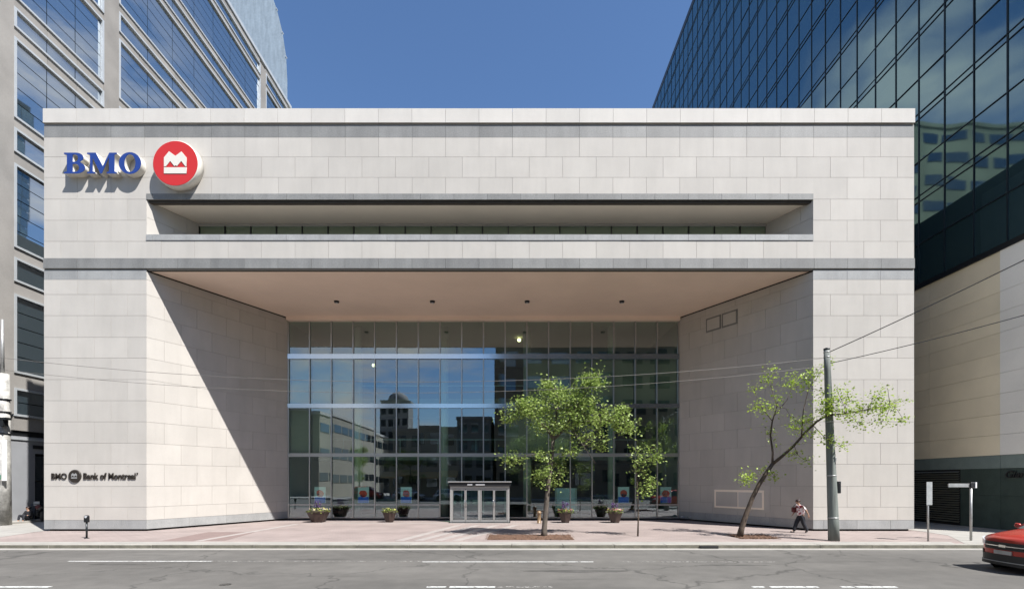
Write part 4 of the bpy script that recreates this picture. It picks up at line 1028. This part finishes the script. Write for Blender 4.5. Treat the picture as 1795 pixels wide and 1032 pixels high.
# storm drain
q = ground(1243, 957.5, -.05)
dm = MB(); dm.box(-.35,-.10,0,.35,.0,.10)
o = dm.build('drain_inlet', M['gap_shade']); o.location = (q.x, KY-.004, RZ+.004); tag(o, 'dark slot of a storm drain in the kerb below the leaning tree', 'drain')
o = MB().lathe((0,0,0), [(.14,0),(.14,.006)], 20).build('valve_cover', M['dark_metal']); g_ = ground(395, 1024, RZ); o.location = (g_.x, g_.y, RZ+.001)
tag(o, 'small dark round cover set in the asphalt at the bottom left', 'valve cover')
rr_ = random.Random(4)
for (px, py, a_, b_) in ((210,988,.95,.16), (1010,1000,1.6,.22), (530,979,.7,.10), (1290,990,1.1,.12), (720,968,.9,.09)):
    g_ = ground(px, py, RZ); pts = [(g_.x+a_*math.cos(2*PI*i/22)*rr_.uniform(.75,1.1), g_.y+b_*math.sin(2*PI*i/22)*rr_.uniform(.6,1.2)) for i in range(22)]
    sheet('asphalt_patch', pts, RZ+.004, M['patch'], t=.0035)

# ------------------------------------------------------------------ cars
HWc = .92
def cw_(x): return HWc*(1-max(0,1-x/.50)**2.6)**(1/2.6) if x < .5 else HWc
def nx_(y): y = min(abs(y)/HWc, .999); return .50*(1-(1-y**2.6)**(1/2.6))
def make_car(name, label, paint, L_=4.45, suv=True):
    t = thing(name, label, 'car'); mb = MB(); st = []
    H_ = 1.24 if suv else .98
    for x in (.004,.02,.05,.10,.18,.28,.4,.55,.8,1.1,1.4,1.8,2.4,3.0,3.6,4.0,4.2,4.33,4.41,4.45):
        w = cw_(x); r_ = max(0,(x-3.95)/.5); w *= (1-.22*r_**3)
        hood = H_*(.74+.26*min(1, (x/1.25))**.55) if x < 1.3 else H_
        if r_ > 0: hood = H_*(1-.05*r_**2)
        zb = .24+.10*max(0,1-x/.15)+.12*r_**2
        sh = hood-.13
        st.append((x, w, zb, sh, hood))
    n = 13; vs = []
    for x, w, zb, sh, zt in st:
        ring = [(0,zb),(-.86*w,zb),(-.97*w,zb+.08),(-1.0*w,zb+.3),(-.99*w,sh-.05),(-.93*w,sh+.04),(-.62*w,zt-.02),(0,zt),(.62*w,zt-.02),(.93*w,sh+.04),(.99*w,sh-.05),(1.0*w,zb+.3),(.97*w,zb+.08),(.86*w,zb)]
        n = len(ring); vs += [(x,y,z) for y, z in ring]
    fs = [tuple(range(n))]
    for i in range(len(st)-1):
        for k in range(n): a = i*n+k; b_ = i*n+(k+1)%n; fs.append((a,a+n,b_+n,b_))
    fs.append(tuple(reversed([(len(st)-1)*n+k for k in range(n)])))
    mb.add(vs, fs, 0, True); mb.build('body', M[paint], t)
    R0 = H_-.04; R1 = 1.72 if suv else 1.44
    def cab(x, f): return (x, f)
    g = MB(); rb = [(1.12,.70),(1.30,.80),(3.9,.80),(4.36,.66)]; rtp = [(1.92,.56),(2.05,.62),(3.75,.62),(3.98,.55)]
    lo = [(x,-y,R0) for x, y in rb]+[(x,y,R0) for x, y in reversed(rb)]; hi = [(x,-y,R1-.04) for x, y in rtp]+[(x,y,R1-.04) for x, y in reversed(rtp)]
    nn = len(lo); g.add(lo+hi, [(i,(i+1)%nn,(i+1)%nn+nn,i+nn) for i in range(nn)]+[tuple(range(nn,2*nn))]); g.build('windows', M['car_glass'], t)
    r = MB(); r.add([(x,y*1.02,R1-.045) for x, y, z in hi]+[(x+(.05 if x < 3 else -.05),y*.9,R1+.02) for x, y, z in hi], [(i,(i+1)%nn,(i+1)%nn+nn,i+nn) for i in range(nn)]+[tuple(range(nn,2*nn))], 0, True); r.build('roof', M[paint], t)
    for sgn in (-1,1):
        for (xa,ya),(xb,yb),rr in (((1.16,.72),(1.94,.57),.035),((2.35,.81),(2.45,.63),.03),((3.3,.81),(3.25,.63),.03),((4.1,.76),(3.82,.60),.06)):
            MB().tube([(xa,sgn*ya,R0),((xa+xb)/2,sgn*((ya+yb)/2+.015),(R0+R1)/2),(xb,sgn*yb,R1-.03)], rr, 7).build('pillar', M[paint], t)
        m = MB(); m.lathe((0,0,0), [(.02,-.09),(.075,-.06),(.085,.05),(.04,.09)], 10, axis='y'); mo = m.build('mirror', M[paint], t); mo.location = (1.45, sgn*1.02, R0+.06); mo.scale = (.7,1,.9)
        for wx in (.86, 3.55):
            aR = MB(); aR.lathe((wx,sgn*.915-.012,.36), [(.43,0),(.43,.03)], 28, axis='y'); aR.build('wheel_arch', M['plastic_black'], t)
            wh = MB(); s0 = .10
            wh.lathe((wx,sgn*.84-s0,.345), [(.22,.0),(.32,.0),(.345,.03),(.345,.17),(.32,.20),(.22,.20)], 28, axis='y'); who = wh.build('wheel', M['tyre'], t)
            rm = MB(); rm.lathe((wx,sgn*.84-s0+(.18 if sgn > 0 else -.0),.345), [(.05,.0),(.22,.005),(.22,.015),(.05,.02)], 20, axis='y'); rm.build('rim', M['rim'], who)
    def strip_(nm, m, y0, y1, z0, z1, off=.012, z0b=None, z1b=None, side=0, n_=18):
        s_ = MB(); vs = []
        for i in range(n_+1):
            u = i/n_; y = y0+(y1-y0)*u; x = nx_(y)
            za = z0+((z0b if z0b is not None else z0)-z0)*u; zb = z1+((z1b if z1b is not None else z1)-z1)*u
            dy = 0 if abs(y) < .6 else off*(1 if y > 0 else -1)*((abs(y)-.6)/.3)
            vs += [(x-off,y+dy,za),(x-off,y+dy,zb),(x+.05,y*.98,zb),(x+.05,y*.98,za)]
        fs = []
        for i in range(n_):
            a = i*4
            for k in range(4): fs.append((a+k, a+4+k, a+4+(k+1)%4, a+(k+1)%4))
        fs += [(0,1,2,3), tuple(n_*4+k for k in (3,2,1,0))]
        s_.add(vs, fs); return s_.build(nm, M[m], t)
    k_ = H_/1.16
    strip_('grille', 'plastic_black', -.62, .62, .60*k_, .80*k_, .014)
    for z in (.645,.70,.755): strip_('grille_bar', 'chrome' if z == .70 else 'dark_metal', -.60, .60, z*k_-.010, z*k_+.012, .024)
    strip_('badge', 'chrome', -.10, .10, .67*k_, .735*k_, .032, n_=4)
    strip_('lower_grille', 'plastic_black', -.80, .80, .30, .47*k_, .012)
    strip_('bumper_lip', 'plastic_black', -.88, .88, .20, .285, .03); strip_('bumper_trim', 'galvanised', -.86, .86, .286, .305, .034)
    for sgn in (-1,1):
        strip_('headlight', 'lamp_glass', sgn*.60, sgn*.905, .70*k_, .80*k_, .018, .72*k_, .90*k_)
        strip_('fog_lamp', 'plastic_black', sgn*.70, sgn*.90, .44*k_, .56*k_, .016)
    strip_('number_plate', 'galvanised', -.26, .26, .48*k_, .58*k_, .03, n_=4)
    for sgn in (-1,1):
        MB().box(4.38,sgn*.72-.12,.78,4.47,sgn*.72+.12,1.0).build('tail_light', M['car_red'], t)
        for x in (1.55, 2.45, 3.35): MB().box(x,sgn*.905-.006,.42,x+.012,sgn*.905+.006,R0-.12).build('door_seam', M['plastic_black'], t)
    return t
car = make_car('parked_car', 'red car nosing in at the right edge, front grille and headlight showing', 'car_red')
car['group'] = None
del car['group']
CX = at(1716, 900, 15.5).x-.28
car.location = (CX, 14.45, RZ); car.rotation_euler = (0,0,0)
c2 = make_car('parked_car', 'white parked car across the street, mirrored left of the entrance doors', 'car_white', suv=False); c2.location = (-6.5,-6.8,RZ); c2.rotation_euler = (0,0,PI)
c3 = copy_tree(c2); c3.location = (-12.2,-6.8,RZ); c3['label'] = 'second white parked car across the street, farther left in the mirrored row'
c4 = make_car('parked_car', 'red parked car across the street, mirrored low behind the small left planter', 'car_red'); c4.location = (-18.0,-6.8,RZ); c4.rotation_euler = (0,0,PI)
for c_ in (c2,c3,c4): c_['group'] = 'parked cars across the street'

# ------------------------------------------------------------------ people
def skin(name, nodes, edges, m, parent, sub=2, root=0):
    me = bpy.data.meshes.new(name); keys = list(nodes); idx = {k: i for i, k in enumerate(keys)}
    me.from_pydata([nodes[k][:3] for k in keys], [(idx[a], idx[b_]) for a, b_ in edges], [])
    o = bpy.data.objects.new(name, me); C.objects.link(o); o.parent = parent
    sk = o.modifiers.new('skin', 'SKIN'); sk.use_smooth_shade = True
    sv = me.skin_vertices[0].data
    for i, k in enumerate(keys):
        r = nodes[k][3]; sv[i].radius = (r, nodes[k][4] if len(nodes[k]) > 4 else r); sv[i].use_root = (i == root)
    ss = o.modifiers.new('sub', 'SUBSURF'); ss.levels = sub; ss.render_levels = sub
    bpy.context.view_layer.update()
    me2 = bpy.data.meshes.new_from_object(o.evaluated_get(bpy.context.evaluated_depsgraph_get()))
    o.modifiers.clear(); o.data = me2; me2.name = name; me2.materials.clear(); me2.materials.append(M[m])
    for p in me2.polygons: p.use_smooth = True
    return o
def chain(*k): return list(zip(k[:-1], k[1:]))
def hand(nodes, edges, wrist, tag_, d, side, curl=.35):
    """palm and five bent fingers; d = direction of the hand, side = towards the thumb"""
    d = Vector(d).normalized(); s_ = Vector(side).normalized(); n_ = d.cross(s_).normalized(); w = Vector(nodes[wrist][:3])
    pm_ = w+d*.055; nodes[tag_+'palm'] = (*pm_, .024, .034); edges.append((wrist, tag_+'palm'))
    for i, (o_, l_) in enumerate(((.030,.068),(.010,.076),(-.010,.070),(-.030,.056))):
        a = w+d*.095+s_*o_; b_ = a+d*l_*.5+n_*l_*.5*curl; c = b_+d*l_*.35+n_*l_*.6*curl
        for nm, q_, r_ in (('k',a,.010),('m',b_,.0085),('t',c,.0075)): nodes[f'{tag_}{i}{nm}'] = (*q_, r_)
        edges += [(tag_+'palm',f'{tag_}{i}k'),(f'{tag_}{i}k',f'{tag_}{i}m'),(f'{tag_}{i}m',f'{tag_}{i}t')]
    a = w+d*.04+s_*.038; b_ = a+d*.03+s_*.018
    nodes[tag_+'tk'] = (*a,.011); nodes[tag_+'tt'] = (*b_,.009); edges += [(tag_+'palm',tag_+'tk'),(tag_+'tk',tag_+'tt')]

def walker():
    g_ = ground(1404, 933.2); t = thing('person', 'person in pink and white patterned shirt and dark trousers walking left past the wall', 'person', g_)
    N_ = {'hip':(0,0,.86,.12),'waist':(-.02,0,1.00,.105),'chest':(-.06,0,1.18,.12),'neck0':(-.11,0,1.335,.065),'neck1':(-.135,0,1.40,.048),'jaw':(-.165,0,1.455,.070),'skull':(-.165,0,1.525,.088),'crown':(-.155,0,1.585,.060),'nose':(-.262,0,1.488,.012),
      'sR':(-.06,-.17,1.29,.055),'eR':(.11,-.25,1.09,.040),'wR':(.20,-.27,.88,.026),'sL':(-.09,.17,1.29,.055),'eL':(-.10,.23,1.03,.040),'wL':(-.26,.20,.92,.026),
      'hR':(.02,-.09,.80,.085),'kR':(.06,-.10,.46,.055),'aR':(.24,-.10,.13,.036),'hL':(-.02,.09,.80,.085),'kL':(-.17,.10,.47,.055),'aL':(-.28,.10,.10,.036),
      'fR':(.13,-.11,.035,.030),'fL':(-.43,.10,.035,.030)}
    E = chain('hip','waist','chest','neck0','neck1','jaw','skull','crown')+[('jaw','nose')]+chain('chest','sR','eR','wR')+chain('chest','sL','eL','wL')+chain('hip','hR','kR','aR','fR')+chain('hip','hL','kL','aL','fL')
    hand(N_, E, 'wR', 'r', (.25,-.02,-1), (-1,0,-.25)); hand(N_, E, 'wL', 'l', (-.35,0,-1), (-.3,-1,0), .7)
    skin('body', N_, E, 'skin', t)
    S = {'hip':(0,0,.80,.172),'waist':(-.02,0,.98,.168),'chest':(-.06,0,1.18,.178),'neck':(-.10,0,1.315,.085),'sR':(-.06,-.17,1.29,.078),'mR':(.03,-.215,1.19,.068),'xR':(.10,-.245,1.10,.062),'sL':(-.09,.17,1.29,.078),'mL':(-.095,.20,1.16,.068),'xL':(-.10,.228,1.05,.062)}
    skin('shirt', S, chain('hip','waist','chest','neck')+chain('chest','sR','mR','xR')+chain('chest','sL','mL','xL'), 'shirt', t)
    Tn = {'hip':(0,0,.90,.138),'low':(0,0,.82,.125),'hR':(.02,-.085,.74,.125),'kR':(.06,-.10,.46,.100),'aR':(.245,-.10,.10,.080),'hL':(-.03,.085,.74,.125),'kL':(-.17,.10,.47,.100),'aL':(-.285,.10,.07,.080)}
    skin('trousers', Tn, chain('hip','low','hR','kR','aR')+chain('low','hL','kL','aL'), 'trousers', t)
    skin('hair', {'a':(-.125,0,1.44,.085),'b':(-.140,0,1.53,.132),'c':(-.165,0,1.61,.095)}, chain('a','b','c'), 'hair', t, 2)
    for nm, p0, p1 in (('R',(.275,-.10,.10),(.12,-.11,.035)),('L',(-.255,.10,.05),(-.46,.10,.035))):
        p0 = Vector(p0); p1 = Vector(p1)
        skin('shoe', {'a':(*p0,.048),'b':(*p0.lerp(p1,.5),.048),'c':(*p1,.038)}, chain('a','b','c'), 'shoe', t, 1)
    for s_ in (-.032,.032):
        MB().lathe((-.250,s_,1.515), [(.001,-.008),(.010,0),(.001,.008)], 8).build('eye', M['shoe'], t)
        MB().lathe((-.165,s_*2.8,1.50), [(.005,-.03),(.022,0),(.005,.03)], 8).build('ear', M['skin'], t)
    MB().box(-.242,-.022,1.448,-.230,.022,1.456).build('mouth', M['bag'], t)
    bg_ = thing('shoulder_bag', 'dark red bag carried by the walking person', 'bag', g_)
    mb = MB(); mb.box(-.34,.10,.98,-.12,.24,1.22); bb = mb.build('bag_body', M['bag'], bg_, .03)
    MB().tube([(-.30,.17,1.21),(-.20,.17,1.34),(-.08,.15,1.385),(-.12,.17,1.30),(-.15,.17,1.21)], .010, 6).build('strap', M['shoe'], bg_)
walker()
def sitter(px, py, label):
    g_ = ground(px, py); t = thing('person', label, 'person', (g_.x, g_.y, .10))
    N_ = {'hip':(0,0,.14,.11),'waist':(.02,0,.27,.10),'chest':(.0,0,.44,.115),'neck0':(-.02,0,.58,.06),'neck1':(-.03,0,.63,.046),'jaw':(-.045,-.01,.69,.068),'skull':(-.045,0,.76,.086),'crown':(-.04,0,.82,.058),'nose':(-.06,-.09,.725,.012),
      'sR':(-.17,0,.53,.05),'eR':(-.24,-.10,.32,.038),'wR':(-.16,-.28,.32,.026),'sL':(.17,0,.53,.05),'eL':(.24,-.10,.32,.038),'wL':(.16,-.28,.32,.026),
      'hR':(-.09,-.08,.14,.08),'kR':(-.14,-.42,.36,.055),'aR':(-.14,-.50,-.02,.036),'fR':(-.14,-.62,-.06,.03),'hL':(.09,-.08,.14,.08),'kL':(.14,-.42,.36,.055),'aL':(.14,-.50,-.02,.036),'fL':(.14,-.62,-.06,.03)}
    E = chain('hip','waist','chest','neck0','neck1','jaw','skull','crown')+[('jaw','nose')]+chain('chest','sR','eR','wR')+chain('chest','sL','eL','wL')+chain('hip','hR','kR','aR','fR')+chain('hip','hL','kL','aL','fL')
    hand(N_, E, 'wR', 'r', (.3,-1,-.2), (1,.2,0)); hand(N_, E, 'wL', 'l', (-.3,-1,-.2), (-1,.2,0))
    skin('body', N_, E, 'skin', t)
    skin('jacket', {'hip':(0,0,.15,.14),'waist':(.02,0,.27,.135),'chest':(0,0,.44,.15),'neck':(-.02,0,.55,.08),'sR':(-.17,0,.53,.075),'eR':(-.24,-.10,.32,.058),'xR':(-.175,-.24,.32,.05),'sL':(.17,0,.53,.075),'eL':(.24,-.10,.32,.058),'xL':(.175,-.24,.32,.05)},
         chain('hip','waist','chest','neck')+chain('chest','sR','eR','xR')+chain('chest','sL','eL','xL'), 'jacket', t)
    skin('trousers', {'hip':(0,0,.13,.13),'hR':(-.09,-.10,.15,.10),'kR':(-.14,-.42,.36,.07),'aR':(-.14,-.49,.03,.055),'hL':(.09,-.10,.15,.10),'kL':(.14,-.42,.36,.07),'aL':(.14,-.49,.03,.055)},
         chain('hip','hR','kR','aR')+chain('hip','hL','kL','aL'), 'trousers', t)
    skin('collar', {'a':(-.01,0,.52,.10),'b':(-.02,0,.59,.075)}, chain('a','b'), 'white_paint', t, 1)
    skin('hair', {'a':(-.04,.03,.70,.10),'b':(-.04,.02,.78,.130),'c':(-.04,.01,.85,.09)}, chain('a','b','c'), 'hair', t)
    for s_ in (-.14,.14): skin('shoe', {'a':(s_,-.47,-.055,.045),'b':(s_,-.64,-.065,.036)}, chain('a','b'), 'shoe', t, 1)
    MB().box(-.25,-.14,-.10,.25,.22,.03).build('bag_seat', M['dark_metal'], t)
sitter(50, 914.5, 'person in a dark jacket with a white collar sitting by the left tower')
def motorcycle(px, py, rz, m, label):
    g_ = ground(px, py); t = thing('motorcycle', label, 'motorcycle', g_, rz, 'motorcycles parked beside the left tower')
    for x in (-.66,.68):
        w = MB(); w.lathe((x,-.055,.31), [(.22,0),(.29,.01),(.31,.055),(.29,.10),(.22,.11)], 24, axis='y'); wo = w.build('wheel', M['tyre'], t)
        MB().lathe((x,-.02,.31), [(.05,0),(.20,.0),(.20,.04),(.05,.04)], 16, axis='y').build('rim', M['rim'], wo)
    MB().tube([(-.66,0,.31),(-.30,0,.95)], .03, 8).build('fork', M['chrome'], t)
    MB().tube([(-.28,-.34,1.0),(-.33,-.15,1.03),(-.33,.15,1.03),(-.28,.34,1.0)], .015, 7).build('handlebar', M['dark_metal'], t)
    b_ = MB(); b_.box(-.22,-.13,.32,.22,.13,.62); b_.build('engine', M['dark_metal'], t, .04)
    b_ = MB(); b_.tube([(-.34,0,.80),(-.12,0,.86),(.12,0,.80),(.20,0,.74)], [.06,.15,.13,.06], 12); b_.build('tank', M[m], t)
    b_ = MB(); b_.tube([(.10,0,.76),(.35,0,.74),(.62,0,.80),(.86,0,.84)], [.07,.12,.11,.05], 10); b_.build('seat', M['shoe'], t)
    MB().tube([(.1,.14,.34),(.5,.16,.32),(.9,.16,.40)], [.03,.045,.055], 10).build('exhaust', M['chrome'], t)
    MB().lathe((-.46,0,.86), [(.02,-.02),(.09,0),(.07,.12)], 14, axis='x').build('headlamp', M['lamp_glass'], t)
    MB().box(-.50,-.14,.95,-.47,.14,1.2).build('windshield', M['white_paint'], t)
motorcycle(22, 913.5, .5, 'shoe', 'black motorcycle with a white windshield parked right of the pale pole')
motorcycle(68, 912.5, -.6, 'bag', 'dark red motorcycle half hidden behind the corner of the left stone pier')
